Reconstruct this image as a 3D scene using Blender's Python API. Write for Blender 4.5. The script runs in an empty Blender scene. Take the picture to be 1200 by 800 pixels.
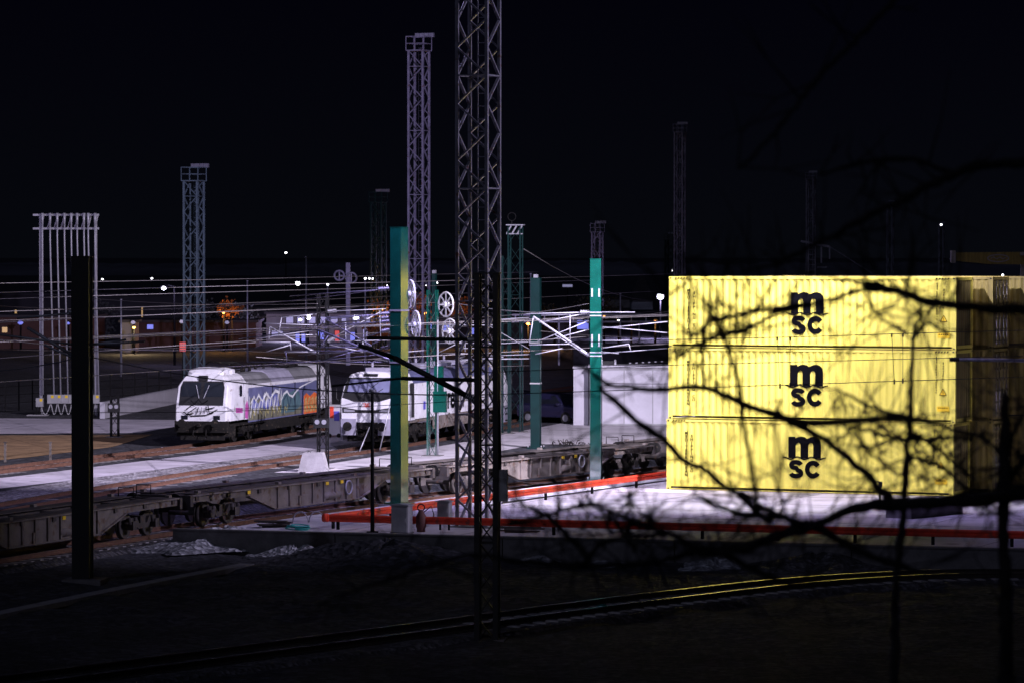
import bpy, bmesh, math, random
from mathutils import Vector, Matrix
R = math.radians
C = bpy.context.scene.collection
S = bpy.context.scene

# ------------------------------------------------------------------ camera
CAM_H, FPX = 9.8, 4500.0
PITCH = math.atan(106 / FPX)
cd = bpy.data.cameras.new('camera'); cam = bpy.data.objects.new('camera', cd); C.objects.link(cam)
cam.location = (0, 0, CAM_H); cam.rotation_euler = (math.pi / 2 - PITCH, 0, 0)
cd.sensor_width = 36; cd.lens = 36 * FPX / 1200; cd.clip_start = 1; cd.clip_end = 9000
cd.dof.use_dof = True; cd.dof.focus_distance = 165; cd.dof.aperture_fstop = 2.7
S.camera = cam

# ------------------------------------------------------------------ night sky
w = bpy.data.worlds.new('World'); S.world = w; w.use_nodes = True
nt = w.node_tree; nt.nodes.clear()
tc = nt.nodes.new('ShaderNodeTexCoord'); sx = nt.nodes.new('ShaderNodeSeparateXYZ')
rp = nt.nodes.new('ShaderNodeValToRGB'); bg = nt.nodes.new('ShaderNodeBackground'); wo = nt.nodes.new('ShaderNodeOutputWorld')
nt.links.new(tc.outputs['Generated'], sx.inputs[0]); nt.links.new(sx.outputs['Z'], rp.inputs[0])
nt.links.new(rp.outputs[0], bg.inputs[0]); nt.links.new(bg.outputs[0], wo.inputs[0])
rp.color_ramp.elements[0].position = 0.0; rp.color_ramp.elements[0].color = (.0019, .0023, .0038, 1)
rp.color_ramp.elements[1].position = 0.075; rp.color_ramp.elements[1].color = (.0007, .0006, .0026, 1)
bg.inputs[1].default_value = 1.0

# ------------------------------------------------------------------ exposure
S.view_settings.view_transform = 'Standard'; S.view_settings.look = 'None'
S.view_settings.exposure = 0; S.view_settings.gamma = 1; S.view_settings.use_curve_mapping = False

# ------------------------------------------------------------------ floodlights of the yard (on mast tops) and added fill lamps
def spot(name, loc, target, power, angle, blend, col, size=.25):
    l = bpy.data.lights.new(name, 'SPOT'); o = bpy.data.objects.new(name, l); C.objects.link(o)
    o.location = loc; d = Vector(target) - Vector(loc); o.rotation_euler = d.to_track_quat('-Z', 'Y').to_euler()
    l.energy = power; l.spot_size = R(angle); l.spot_blend = blend; l.color = col; l.shadow_soft_size = size
    return o
WHITE = (1.0, .97, .97); VIOLET = (.62, .52, 1.0)
TOWER = Vector((-1.2, 136.5, 0))
TOPZ = 27.0
spot('flood_or_fill_beam', (-.4, 137.9, TOPZ), (12, 163, 0), 43000, 68, .5, WHITE)
spot('flood_or_fill_beam', (26, 141, 29), (-13, 190, 0), 290000, 60, .5, (.87, .78, 1.0))
spot('flood_or_fill_beam', (26, 141, 29), (-7, 277, 15), 420000, 18, .8, VIOLET)
spot('flood_or_fill_beam', (-1.2, 137.9, TOPZ), (0, 215, 0), 26000, 60, .6, (.85, .78, 1.0))
spot('flood_or_fill_beam', (-1.2, 136.9, TOPZ), (7, 150, 0), 70000, 114, 1, (.50, .41, 1.0))
spot('flood_or_fill_beam', (-1.8, 136.9, TOPZ), (-6.0, 143, 0), 9500, 50, 1, (.56, .48, 1.0))
ml = bpy.data.lights.new('ambient_fill', 'SUN'); mo = bpy.data.objects.new('ambient_fill', ml); C.objects.link(mo)
ml.energy = .12; ml.angle = R(1); ml.color = (.55, .62, 1.0); mo.rotation_euler = (R(52), 0, R(-35))  # added dim blue fill lifting the hills and dark ground, no actual moon
spot('flood_or_fill_beam', (55, 118, 34), (-3, 139, 14), 85000, 34, .6, (.72, .66, 1.0))
spot('flood_or_fill_beam', (-10, 66, 22), (2, 142, 0), 2200, 52, .8, (.80, .76, 1.0), 1.0)  # added soft fill for the dark foreground, no mast stands there
spot('flood_or_fill_beam', (-60, 150, 26), (-23, 225, 0), 22000, 50, .8, VIOLET)

# ------------------------------------------------------------------ pixel helpers: where a thing seen at (px, py) of the 1200x800 photo stands
_f = Vector((0, math.cos(PITCH), -math.sin(PITCH))); _u = Vector((0, math.sin(PITCH), math.cos(PITCH)))
def ray(px, py): return _f + Vector((1, 0, 0)) * ((px - 600) / FPX) + _u * ((400 - py) / FPX)
def W(px, py, D):
    r = ray(px, py); return Vector((0, 0, CAM_H)) + r * (D / r.y)
def G(px, py, z=0.0):
    r = ray(px, py); return Vector((0, 0, CAM_H)) + r * ((z - CAM_H) / r.z)

# ------------------------------------------------------------------ materials
def mat(name, col, rough=.6, metal=0.0, var=.25, scale=3.0, bump=0.0, bscale=None, coat=0.0, rust=None, rust_amt=.55, emis=None, estr=0, ior=None, spec=None):
    m = bpy.data.materials.new(name); m.use_nodes = True
    n = m.node_tree.nodes; L = m.node_tree.links; b = n['Principled BSDF']
    b.inputs['Roughness'].default_value = rough; b.inputs['Metallic'].default_value = metal
    if spec is not None: b.inputs['Specular IOR Level'].default_value = spec
    if ior: b.inputs['IOR'].default_value = ior
    if coat: b.inputs['Coat Weight'].default_value = coat; b.inputs['Coat Roughness'].default_value = .06; b.inputs['Coat IOR'].default_value = 2.0 if ior else 1.5
    t = n.new('ShaderNodeTexCoord'); no = n.new('ShaderNodeTexNoise'); no.inputs['Scale'].default_value = scale
    no.inputs['Detail'].default_value = 6; no.inputs['Roughness'].default_value = .65
    L.new(t.outputs['Object'], no.inputs['Vector'])
    r = n.new('ShaderNodeValToRGB'); r.color_ramp.elements[0].position = .3; r.color_ramp.elements[1].position = .72
    lo = [c * (1 - var) for c in col]; hi = [min(1, c * (1 + var * .6)) for c in col]
    r.color_ramp.elements[0].color = (*lo, 1); r.color_ramp.elements[1].color = (*hi, 1)
    L.new(no.outputs[0], r.inputs[0]); out = r.outputs[0]
    if rust:
        n2 = n.new('ShaderNodeTexNoise'); n2.inputs['Scale'].default_value = scale * 2.3; n2.inputs['Detail'].default_value = 8
        L.new(t.outputs['Object'], n2.inputs['Vector'])
        r2 = n.new('ShaderNodeValToRGB'); r2.color_ramp.elements[0].position = rust_amt; r2.color_ramp.elements[1].position = rust_amt + .1
        L.new(n2.outputs[0], r2.inputs[0])
        mx = n.new('ShaderNodeMixRGB'); L.new(r2.outputs[0], mx.inputs[0]); L.new(out, mx.inputs[1]); mx.inputs[2].default_value = (*rust, 1); out = mx.outputs[0]
    L.new(out, b.inputs['Base Color'])
    if bump:
        n3 = n.new('ShaderNodeTexNoise'); n3.inputs['Scale'].default_value = bscale or scale * 8; n3.inputs['Detail'].default_value = 5
        L.new(t.outputs['Object'], n3.inputs['Vector'])
        bp = n.new('ShaderNodeBump'); bp.inputs['Strength'].default_value = min(1, bump); bp.inputs['Distance'].default_value = .05 * max(1, bump)
        L.new(n3.outputs[0], bp.inputs['Height']); L.new(bp.outputs[0], b.inputs['Normal'])
    if emis:
        b.inputs['Emission Color'].default_value = (*emis, 1); b.inputs['Emission Strength'].default_value = estr
    return m
def gravel(name, col, speck, scale=9.0, bump=1.5):
    """loose stones: cells of different tone plus relief"""
    m = bpy.data.materials.new(name); m.use_nodes = True
    n = m.node_tree.nodes; L = m.node_tree.links; b = n['Principled BSDF']; b.inputs['Roughness'].default_value = .9
    t = n.new('ShaderNodeTexCoord'); v = n.new('ShaderNodeTexVoronoi'); v.inputs['Scale'].default_value = scale
    L.new(t.outputs['Object'], v.inputs['Vector'])
    no = n.new('ShaderNodeTexNoise'); no.inputs['Scale'].default_value = .35; no.inputs['Detail'].default_value = 7; L.new(t.outputs['Object'], no.inputs['Vector'])
    r = n.new('ShaderNodeValToRGB'); r.color_ramp.elements[0].color = (*[c * .45 for c in col], 1); r.color_ramp.elements[1].color = (*speck, 1)
    e = r.color_ramp.elements.new(.55); e.color = (*col, 1)
    sp = n.new('ShaderNodeSeparateColor'); L.new(v.outputs['Color'], sp.inputs[0]); L.new(sp.outputs[0], r.inputs[0])
    mx = n.new('ShaderNodeMixRGB'); mx.blend_type = 'MULTIPLY'; mx.inputs[0].default_value = .8
    r2 = n.new('ShaderNodeValToRGB'); r2.color_ramp.elements[0].position = .35; r2.color_ramp.elements[1].position = .65
    r2.color_ramp.elements[0].color = (.45, .45, .45, 1)
    L.new(no.outputs[0], r2.inputs[0]); L.new(r.outputs[0], mx.inputs[1]); L.new(r2.outputs[0], mx.inputs[2]); L.new(mx.outputs[0], b.inputs['Base Color'])
    bp = n.new('ShaderNodeBump'); bp.inputs['Strength'].default_value = 1; bp.inputs['Distance'].default_value = .04 * bump
    L.new(v.outputs['Distance'], bp.inputs['Height']); L.new(bp.outputs[0], b.inputs['Normal'])
    return m
M = {}
M['soil'] = gravel('dark soil', (.045, .046, .056), (.10, .10, .12), 5, 1.2)
M['ballast'] = gravel('ballast', (.30, .28, .30), (.62, .60, .64), 7.0, 1.6)
M['dark_ballast'] = gravel('oily ballast', (.10, .095, .10), (.22, .21, .22), 7.0, 1.6)
M['rust_ballast'] = gravel('rusty ballast', (.12, .09, .075), (.30, .25, .22), 7.0, 1.6)
M['pale_gravel'] = gravel('pale gravel', (.42, .42, .45), (.85, .85, .88), 6.0, 2.0)
M['earth'] = mat('brown earth', (.34, .21, .10), .95, var=.55, scale=.6, bump=1.2, bscale=4)
M['concrete'] = mat('yard concrete', (.58, .55, .58), .85, var=.3, scale=.3, bump=.15, bscale=9, rust=(.30, .28, .29), rust_amt=.57)
M['path'] = mat('pale path', (.60, .56, .63), .9, var=.35, scale=.4, bump=.3, bscale=12, rust=(.30, .28, .30), rust_amt=.6)
M['wall_concrete'] = mat('weathered concrete', (.17, .16, .16), .9, var=.45, scale=1.2, bump=.5)
M['pale_concrete'] = mat('precast concrete', (.33, .32, .33), .85, var=.3, scale=2, bump=.3)
M['sleeper'] = mat('concrete sleeper', (.38, .36, .35), .85, var=.4, scale=3)
M['sleeper_dark'] = mat('tarred sleeper', (.10, .09, .085), .85, var=.4, scale=3)
M['rail_rust'] = mat('rusty rail', (.17, .085, .055), .7, .3, var=.4, scale=5)
M['rail_bright'] = mat('polished rail', (.62, .60, .58), .24, 1.0, var=.15, scale=2)
def streaked(name, col, dirt, amt, rough=.5):
    """container paint: each container its own tone, faded patches, dirt washed down in vertical streaks"""
    m = mat(name, col, rough, var=.1, scale=.8, rust=dirt, rust_amt=.78); n = m.node_tree.nodes; L = m.node_tree.links; b = n['Principled BSDF']
    src = b.inputs['Base Color'].links[0].from_socket; t = n.new('ShaderNodeTexCoord'); mp = n.new('ShaderNodeMapping'); mp.inputs['Scale'].default_value = (5, 5, .35)
    no = n.new('ShaderNodeTexNoise'); no.inputs['Scale'].default_value = 1.0; no.inputs['Detail'].default_value = 8; oi = n.new('ShaderNodeObjectInfo')
    ad = n.new('ShaderNodeVectorMath'); ad.operation = 'ADD'; L.new(t.outputs['Object'], mp.inputs[0]); L.new(mp.outputs[0], ad.inputs[0]); L.new(oi.outputs['Location'], ad.inputs[1]); L.new(ad.outputs[0], no.inputs['Vector'])
    r = n.new('ShaderNodeValToRGB'); r.color_ramp.elements[0].position = .36; r.color_ramp.elements[1].position = .62; r.color_ramp.elements[0].color = (*[1 - amt] * 3, 1)
    L.new(no.outputs[0], r.inputs[0]); mx = n.new('ShaderNodeMixRGB'); mx.blend_type = 'MULTIPLY'; mx.inputs[0].default_value = 1
    L.new(src, mx.inputs[1]); L.new(r.outputs[0], mx.inputs[2]); L.new(mx.outputs[0], b.inputs['Base Color']); return m
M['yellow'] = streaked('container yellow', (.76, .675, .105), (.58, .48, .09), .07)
M['yellow_end'] = streaked('shaded end yellow', (.27, .225, .065), (.14, .10, .05), .45, .6)  # end wall's shade put into the paint as a darker base
M['yellow_dark'] = streaked('grimy shade-dimmed yellow', (.36, .29, .075), (.2, .14, .06), .4, .6)  # base darkened to carry the rear stacks' shade; the streaks are grime
M['ink'] = mat('black decal', (.005, .005, .006), .95, spec=0.0, var=.2)
M['sign_yellow'] = mat('warning yellow', (.85, .58, .02), .5, var=.1)
M['teal'] = mat('teal gloss paint', (.004, .092, .066), .14, var=.3, scale=1.5, coat=1.0, ior=2.3)
M['teal_sheen'] = mat('teal yellow-sheen paint', (.004, .085, .06), .14, var=.3, scale=1.5, coat=0, ior=2.7); M['teal_sheen'].node_tree.nodes['Principled BSDF'].inputs['Specular Tint'].default_value = (1, .98, .42, 1)  # yellow specular tint paints the containers' reflected colour into the sheen
M['tower_green'] = mat('green tinted steel', (.17, .24, .26), .5, .3, var=.35, scale=2)
M['rail_dark'] = mat('dark rail web', (.04, .03, .025), .8, 0, var=.4, scale=5)  # darker copy of the rail rust, the foreground's lack of light in its colour
M['teal_dark'] = mat('dark green paint', (.003, .026, .025), .35, var=.25, scale=1.5)
M['galv'] = mat('galvanised steel', (.42, .42, .46), .45, .55, var=.3, scale=4)
M['galv_white'] = mat('pale galvanised tube', (.36, .36, .41), .45, .2, var=.2, scale=5)
M['tower_steel'] = mat('tower steel', (.27, .26, .31), .5, .2, var=.4, scale=2, rust=(.16, .07, .045), rust_amt=.6)
M['rusty_steel'] = mat('red-brown primed steel', (.17, .07, .06), .7, .2, var=.4, scale=2)
M['black_steel'] = mat('dark steel', (.009, .009, .010), .75, 0, spec=.15, var=.3, scale=2)
M['black'] = mat('matt black', (.012, .012, .013), .6, var=.3)
M['rubber'] = mat('grimy underframe', (.013, .012, .011), .85, spec=.2, var=.4, scale=3, rust=(.09, .07, .05), rust_amt=.6)
M['wagon'] = mat('weathered wagon steel', (.19, .165, .145), .75, .1, var=.4, scale=1.4, rust=(.12, .075, .05), rust_amt=.55)
M['wagon_dark'] = mat('oily wagon steel', (.07, .06, .055), .75, .1, var=.5, scale=1.8, rust=(.11, .06, .035), rust_amt=.6)
M['white_paint'] = mat('loco white', (.74, .74, .77), .45, var=.2, scale=1.2, coat=.2, rust=(.40, .37, .35), rust_amt=.6)
M['loco_grey'] = mat('loco side grey-blue', (.13, .14, .26), .5, var=.35, scale=1.0)
M['loco_roof'] = mat('loco roof grey', (.20, .20, .21), .6, var=.35, scale=1.4)
M['skirt_grey'] = mat('skirt grey', (.33, .32, .40), .5, var=.25, scale=2)
M['red'] = mat('signal red', (.82, .06, .022), .45, var=.3, scale=1.2, rust=(.30, .06, .04), rust_amt=.58)
M['glass'] = mat('dark glass', (.012, .014, .02), .06, var=.1, coat=.4)
M['blue_sign'] = mat('blue plate', (.09, .08, .5), .5)
M['cabinet'] = mat('cabinet grey', (.36, .36, .37), .55, var=.25, scale=2)
M['cabin_white'] = mat('cabin white', (.56, .55, .60), .55, var=.16, scale=.8)
M['bark'] = mat('bark', (.035, .028, .024), .9, var=.4, scale=9, bump=.8)
M['wire'] = mat('copper wire', (.30, .28, .28), .5, .6, var=.2)
M['brick'] = mat('dim brick', (.10, .05, .04), .85, var=.3, scale=.8)
M['render'] = mat('building render', (.30, .28, .27), .85, var=.3, scale=.3)
M['dark_wall'] = mat('dark wall', (.06, .055, .06), .8, var=.3, scale=.3)
M['leaf'] = mat('autumn leaf', (.30, .11, .03), .7, var=.6, scale=.7)
M['dark_leaf'] = mat('dark leaf', (.07, .08, .07), .7, var=.6, scale=.7)
M['hill'] = mat('hillside', (.13, .13, .15), .95, var=.5, scale=.01)
M['car_paint'] = mat('dark blue car paint', (.022, .022, .06), .25, .3, var=.1, coat=1)
M['car_black'] = mat('black car paint', (.012, .012, .018), .25, .2, var=.1, coat=1)
M['teal_net'] = mat('teal plastic', (.03, .34, .30), .5)
M['e_white'] = mat('lit lamp', (.9, .9, .9), emis=(.92, .92, 1), estr=9)
M['e_blue'] = mat('blue lit panel', (.2, .2, .6), emis=(.25, .28, 1), estr=.8)
M['e_cool'] = mat('cool lit window', (.6, .6, .8), emis=(.62, .60, 1), estr=.32)
M['e_warm'] = mat('warm lit window', (.8, .6, .4), emis=(1, .62, .25), estr=.45)
M['e_orange'] = mat('orange lamp', (.9, .4, .1), emis=(1, .35, .08), estr=5)
M['e_red'] = mat('red lit sign', (.6, .1, .1), emis=(1, .12, .1), estr=.5)
M['e_flood'] = mat('floodlight glass', (.9, .9, .9), emis=(.85, .84, 1), estr=60)

# ------------------------------------------------------------------ mesh builder
class MB:
    def __init__(s): s.v = []; s.f = []; s.mi = []; s.cur = 0; s.sm = []
    def add(s, vs, fs, smooth=False):
        o = len(s.v); s.v += [tuple(v) for v in vs]
        for f in fs: s.f.append([i + o for i in f]); s.mi.append(s.cur); s.sm.append(smooth)
        return s
    def box(s, c, d, rz=0, M4=None):
        x, y, z = d[0] / 2, d[1] / 2, d[2] / 2; cs, sn = math.cos(rz), math.sin(rz)
        vs = []
        for k in (-1, 1):
            for a, b in ((-1, -1), (1, -1), (1, 1), (-1, 1)):
                px, py = a * x, b * y
                vs.append((c[0] + px * cs - py * sn, c[1] + px * sn + py * cs, c[2] + k * z))
        return s.add(vs, [(3, 2, 1, 0), (4, 5, 6, 7), (0, 1, 5, 4), (1, 2, 6, 5), (2, 3, 7, 6), (3, 0, 4, 7)])
    def bar(s, p, q, w, h=None, up=(0, 0, 1)):
        """box-section bar from p to q"""
        p, q = Vector(p), Vector(q); d = q - p
        if d.length < 1e-6: return s
        d.normalize(); up = Vector(up); sd = d.cross(up)
        if sd.length < 1e-3: sd = d.cross(Vector((1, 0, 0)))
        sd.normalize(); u = sd.cross(d); h = h or w
        vs = []
        for e in (p, q):
            for a, b in ((-1, -1), (1, -1), (1, 1), (-1, 1)): vs.append(e + sd * (a * w / 2) + u * (b * h / 2))
        return s.add(vs, [(0, 1, 2, 3), (7, 6, 5, 4), (0, 4, 5, 1), (1, 5, 6, 2), (2, 6, 7, 3), (3, 7, 4, 0)])
    def tube(s, pts, r, n=6, cap=True):
        pts = [Vector(p) for p in pts]
        rs = r if isinstance(r, (list, tuple)) else [r] * len(pts)
        vs = []; fs = []; prev = None
        for i, p in enumerate(pts):
            t = (pts[min(i + 1, len(pts) - 1)] - pts[max(i - 1, 0)])
            if t.length < 1e-7: t = Vector((0, 0, 1))
            t.normalize()
            if prev is None:
                a = t.cross(Vector((0, 0, 1)))
                if a.length < .05: a = t.cross(Vector((1, 0, 0)))
            else: a = prev - t * prev.dot(t)
            a.normalize(); prev = a; b = t.cross(a)
            for k in range(n):
                th = 2 * math.pi * k / n; vs.append(p + (a * math.cos(th) + b * math.sin(th)) * rs[i])
        for i in range(len(pts) - 1):
            for k in range(n):
                k2 = (k + 1) % n; fs.append((i * n + k, i * n + k2, (i + 1) * n + k2, (i + 1) * n + k))
        s.add(vs, fs, True)
        if cap:
            o = len(s.v) - len(vs); s.f.append([o + k for k in range(n)][::-1]); s.mi.append(s.cur); s.sm.append(False)
            s.f.append([o + (len(pts) - 1) * n + k for k in range(n)]); s.mi.append(s.cur); s.sm.append(False)
        return s
    def cyl(s, p, q, r, n=14): return s.tube([p, q], r, n)
    def ring(s, c, ax, R_, r, n=20, m=6):
        ax = Vector(ax).normalized(); a = ax.orthogonal().normalized(); b = ax.cross(a); c = Vector(c); vs = []; fs = []
        for i in range(n):
            th = 2 * math.pi * i / n; d = a * math.cos(th) + b * math.sin(th)
            for k in range(m):
                ph = 2 * math.pi * k / m; vs.append(c + d * (R_ + r * math.cos(ph)) + ax * (r * math.sin(ph)))
        for i in range(n):
            for k in range(m):
                i2 = (i + 1) % n; k2 = (k + 1) % m; fs.append((i * m + k, i2 * m + k, i2 * m + k2, i * m + k2))
        return s.add(vs, fs, True)
    def prism(s, poly, d, O=(0, 0, 0), U=(1, 0, 0), V=(0, 0, 1), N=(0, -1, 0)):
        """outline poly (u,v) in the plane O,U,V, thickness d along N"""
        O, U, V, N = Vector(O), Vector(U), Vector(V), Vector(N); n = len(poly)
        ar = sum(poly[i][0] * poly[(i + 1) % n][1] - poly[(i + 1) % n][0] * poly[i][1] for i in range(n))
        if ar < 0: poly = poly[::-1]
        vs = [O + U * a + V * b for a, b in poly] + [O + U * a + V * b + N * d for a, b in poly]
        fs = [tuple(range(n))[::-1], tuple(range(n, 2 * n))] + [(i, (i + 1) % n, n + (i + 1) % n, n + i) for i in range(n)]
        return s.add(vs, fs)
    def ribbon(s, pts, wd, d, O, U, V, N):
        """flat stroke of width wd along 2D points"""
        P = [Vector((p[0], p[1])) for p in pts]; ws = wd if isinstance(wd, (list, tuple)) else [wd] * len(P)
        Lp, Rp = [], []
        for i, p in enumerate(P):
            t = P[min(i + 1, len(P) - 1)] - P[max(i - 1, 0)]; t = t.normalized() if t.length > 1e-9 else Vector((1, 0)); n = Vector((-t.y, t.x)) * (ws[i] / 2)
            Lp.append(p + n); Rp.append(p - n)
        O, U, V, N = Vector(O), Vector(U), Vector(V), Vector(N); vs = []
        for l, r_ in zip(Lp, Rp):
            vs += [O + U * l.x + V * l.y + N * d, O + U * r_.x + V * r_.y + N * d]
        return s.add(vs, [(2 * i, 2 * i + 1, 2 * i + 3, 2 * i + 2) for i in range(len(P) - 1)])
    def mesh(s, name, mats):
        me = bpy.data.meshes.new(name); me.from_pydata(s.v, [], s.f)
        for m in mats: me.materials.append(m)
        me.polygons.foreach_set('material_index', s.mi); me.polygons.foreach_set('use_smooth', s.sm)
        bm = bmesh.new(); bm.from_mesh(me); bmesh.ops.recalc_face_normals(bm, faces=bm.faces)
        bmesh.ops.triangulate(bm, faces=[f for f in bm.faces if len(f.verts) > 4]); bm.to_mesh(me); bm.free(); me.update()
        return me
    def build(s, name, mats, parent=None, loc=None, rz=0):
        if not isinstance(mats, (list, tuple)): mats = [mats]
        o = bpy.data.objects.new(name, s.mesh(name, mats)); C.objects.link(o)
        if parent is not None: o.parent = parent
        if loc is not None: o.location = loc; o.rotation_euler.z = rz
        return o
def tag(o, label, cat, group=None):
    o['label'] = label; o['category'] = cat
    if group: o['group'] = group
    return o
def struct(o): o['kind'] = 'structure'; return o
def stuff(o): o['kind'] = 'stuff'; return o
def thing(name, label, cat, loc=(0, 0, 0), rz=0, group=None):
    o = bpy.data.objects.new(name, None); C.objects.link(o); o.empty_display_size = .3
    o.location = loc; o.rotation_euler.z = rz
    return tag(o, label, cat, group)
KIDS = {}
def copy_tree(o, parent=None):
    c = o.copy(); C.objects.link(c)
    if parent is not None: c.parent = parent
    for ch in [x for x in C.objects if x.parent == o]: copy_tree(ch, c)
    return c
def dup(o, loc, rz, label, group=None):
    c = copy_tree(o); c.location = loc; c.rotation_euler.z = rz; c['label'] = label
    if group: c['group'] = group
    return c
def crom(pts, step):
    """smooth resample of a polyline (tuples of any length)"""
    P = [Vector(p) if len(p) > 1 else p for p in pts]; P = [P[0] * 2 - P[1]] + P + [P[-1] * 2 - P[-2]]; out = []
    for i in range(1, len(P) - 2):
        p0, p1, p2, p3 = P[i - 1:i + 3]; n = max(1, int((p2 - p1).length / step))
        for k in range(n):
            t = k / n
            out.append(.5 * (2 * p1 + (p2 - p0) * t + (2 * p0 - 5 * p1 + 4 * p2 - p3) * t * t + (3 * p1 - p0 - 3 * p2 + p3) * t ** 3))
    out.append(P[-2]); return out
def text_mesh(mb, body, size, O, U, V, N, bold=0.0, d=.004, align='LEFT'):
    cu = bpy.data.curves.new('lettering', 'FONT'); cu.body = body; cu.size = size; cu.offset = bold; cu.align_x = align; cu.resolution_u = 3
    ob = bpy.data.objects.new('lettering', cu); C.objects.link(ob)
    me = bpy.data.meshes.new_from_object(ob)
    O, U, V, N = Vector(O), Vector(U), Vector(V), Vector(N)
    mb.add([O + U * v.co.x + V * v.co.y + N * d for v in me.vertices], [list(p.vertices) for p in me.polygons])
    bpy.data.objects.remove(ob); bpy.data.meshes.remove(me); bpy.data.curves.remove(cu)

# ------------------------------------------------------------------ lie of the land
TH = R(22.7); A = Vector((math.sin(TH), math.cos(TH), 0)); B = Vector((math.cos(TH), -math.sin(TH), 0))
T1P = [(-40, 62), (-24, 107), (-17.7, 124), (-11.5, 140.6), (-7.6, 148.9), (-1.3, 161.6), (5.1, 173.6), (12, 187), (25, 212), (60, 275)]
T2P = [(-25, 122), (-16.9, 155), (-11.6, 174.0), (-7.1, 188.6), (-2.0, 208), (10, 258), (40, 380)]
T3P = [(-41, 130), (-27, 160), (-20.0, 178.6), (-15.5, 191.6), (-11.1, 209.9), (-2, 248), (30, 370)]
T0P = [(-30, 66), (-6, 98.7), (4.2, 112.8), (10.8, 119.9), (17.5, 121.6), (32, 117.2), (60, 108)]
def resample(P, step):
    q = crom([(x, y, 0) for x, y in P], .5); out = [q[0]]; acc = 0
    for i in range(1, len(q)):
        seg = q[i] - q[i - 1]; l = seg.length; d = step - acc
        while d <= l: out.append(q[i - 1] + seg * (d / l)); d += step
        acc = (acc + l) % step if l else acc
    return out
def tangents(P): return [(P[min(i + 1, len(P) - 1)] - P[max(i - 1, 0)]).normalized() for i in range(len(P))]
T1S = resample(T1P, 2.0)
def sd_line(P, x, y):
    best = 1e9; s = 0
    for i in range(len(P) - 1):
        ax, ay = P[i].x, P[i].y; dx, dy = P[i + 1].x - ax, P[i + 1].y - ay; l2 = dx * dx + dy * dy
        t = max(0, min(1, ((x - ax) * dx + (y - ay) * dy) / l2)); ex, ey = x - ax - dx * t, y - ay - dy * t
        d = ex * ex + ey * ey
        if d < best: best = d; s = 1 if (dx * (y - ay) - dy * (x - ax)) < 0 else -1
    return s * math.sqrt(best)
WL = G(280, 624, .1); WR = G(1200, 646, .1); WD = (WR - WL); WD.z = 0; WD.normalize(); WN = Vector((WD.y, -WD.x, 0))   # WN points to the camera
LOW = -.62
def hnoise(x, y): return .05 * math.sin(x * 1.3 + y * .7) + .04 * math.sin(x * .6 - y * 1.9 + 1) + .03 * math.sin(3.1 * x + 2.3 * y)
def height(x, y):
    if y < 100 or y > 235 or abs(x) > 60:
        z = LOW if y < 118 else 0
        if y < 68: z = max(z, 8.0 - .13 * y) if y > 0 else 8.0
        return z
    sd = sd_line(T1S, x, y); f = (Vector((x, y, 0)) - WL).dot(WN)
    if sd > 0:
        z = 0 if f < -.55 else LOW + hnoise(x, y)
        if f >= -.55 and sd < 5: z = -.5 + (LOW + .5) * max(0, (sd - 2) / 3) + hnoise(x, y) * .5
    else: z = 0
    a = abs(sd)
    if a < 1.9: z = -.52
    elif a < 3.0: z = -.52 + (z + .52) * (a - 1.9) / 1.1
    if y > 112 and y < 118 and sd < 0: pass
    return z
def axis(lo, hi, step, far):
    v = []; x = lo
    while x <= hi: v.append(x); x += step
    g = step * 2; x = hi
    while x < far: x += g; v.append(x); g *= 1.6
    g = step * 2; x = lo
    while x > -far: x -= g; v.insert(0, x); g *= 1.6
    return v
gx = axis(-26, 26, .5, 4500); gy = [y for y in axis(108, 190, .5, 5000) if y > -400]
g = MB()
g.v = [(x, y, height(x, y)) for y in gy for x in gx]; nx = len(gx)
for j in range(len(gy) - 1):
    for i in range(nx - 1): g.f.append([j * nx + i, j * nx + i + 1, (j + 1) * nx + i + 1, (j + 1) * nx + i]); g.mi.append(0); g.sm.append(True)
struct(g.build('ground', M['soil']))

def sheet(name, pts, m, z=.012):
    b = MB(); n = len(pts); b.add([(p[0], p[1], z) for p in pts], [tuple(range(n))]); return struct(b.build(name, m))
def strip_pts(P, off): t = tangents(P); return [p + Vector((tt.y, -tt.x, 0)) * off for p, tt in zip(P, t)]
def ribbon_sheet(name, P, o0, o1, m, z):
    a, c = strip_pts(P, o0), strip_pts(P, o1); b = MB(); n = len(P)
    b.add([(p.x, p.y, z) for p in a] + [(p.x, p.y, z) for p in c], [(i, i + 1, n + i + 1, n + i) for i in range(n - 1)])
    return struct(b.build(name, m))
gj = G(420, 611); gj.z = .017
# pale yard concrete right of the wagon track, behind the retaining wall
e1 = [p for p in strip_pts(T1S, 3.05) if (p - WL).dot(WN) < -.2 and p.y < 200]
wl = WL + WN * -.2
sheet('yard_pavement', [((wl - WD * 2.3).x, (wl - WD * 2.3).y)] + [(p.x, p.y) for p in e1] + [(60, 215), (80, 110)] + [((wl + WD * 60).x, (wl + WD * 60).y)], M['concrete'], .012)
jb = MB()
for k in range(1, 8):
    a = gj + A * (k * 4.5 - 3); jb.bar(a - B * 5 if k < 7 else a, a + B * 45, .035, .004)
for k in range(9):
    a = gj + B * (k * 4.5 + 1.5); jb.bar(a - A * 5, a + A * 22, .035, .004)
struct(jb.build('pavement_joints', M['wall_concrete']))
T2S = resample(T2P, 2.0); T3S = resample(T3P, 2.0)
def clip(P, y0, y1): return [p for p in P if y0 < p.y < y1]
ribbon_sheet('concrete_path', clip(T3S, 140, 236), 2.4, 6.0, M['path'], .014)
ribbon_sheet('service_path', clip(T2S, 170, 236), 2.2, 6.4, M['concrete'], .016)
ribbon_sheet('ballast_shoulder', clip(T2S, 130, 236), -4.2, -1.7, M['ballast'], .01)
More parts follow.
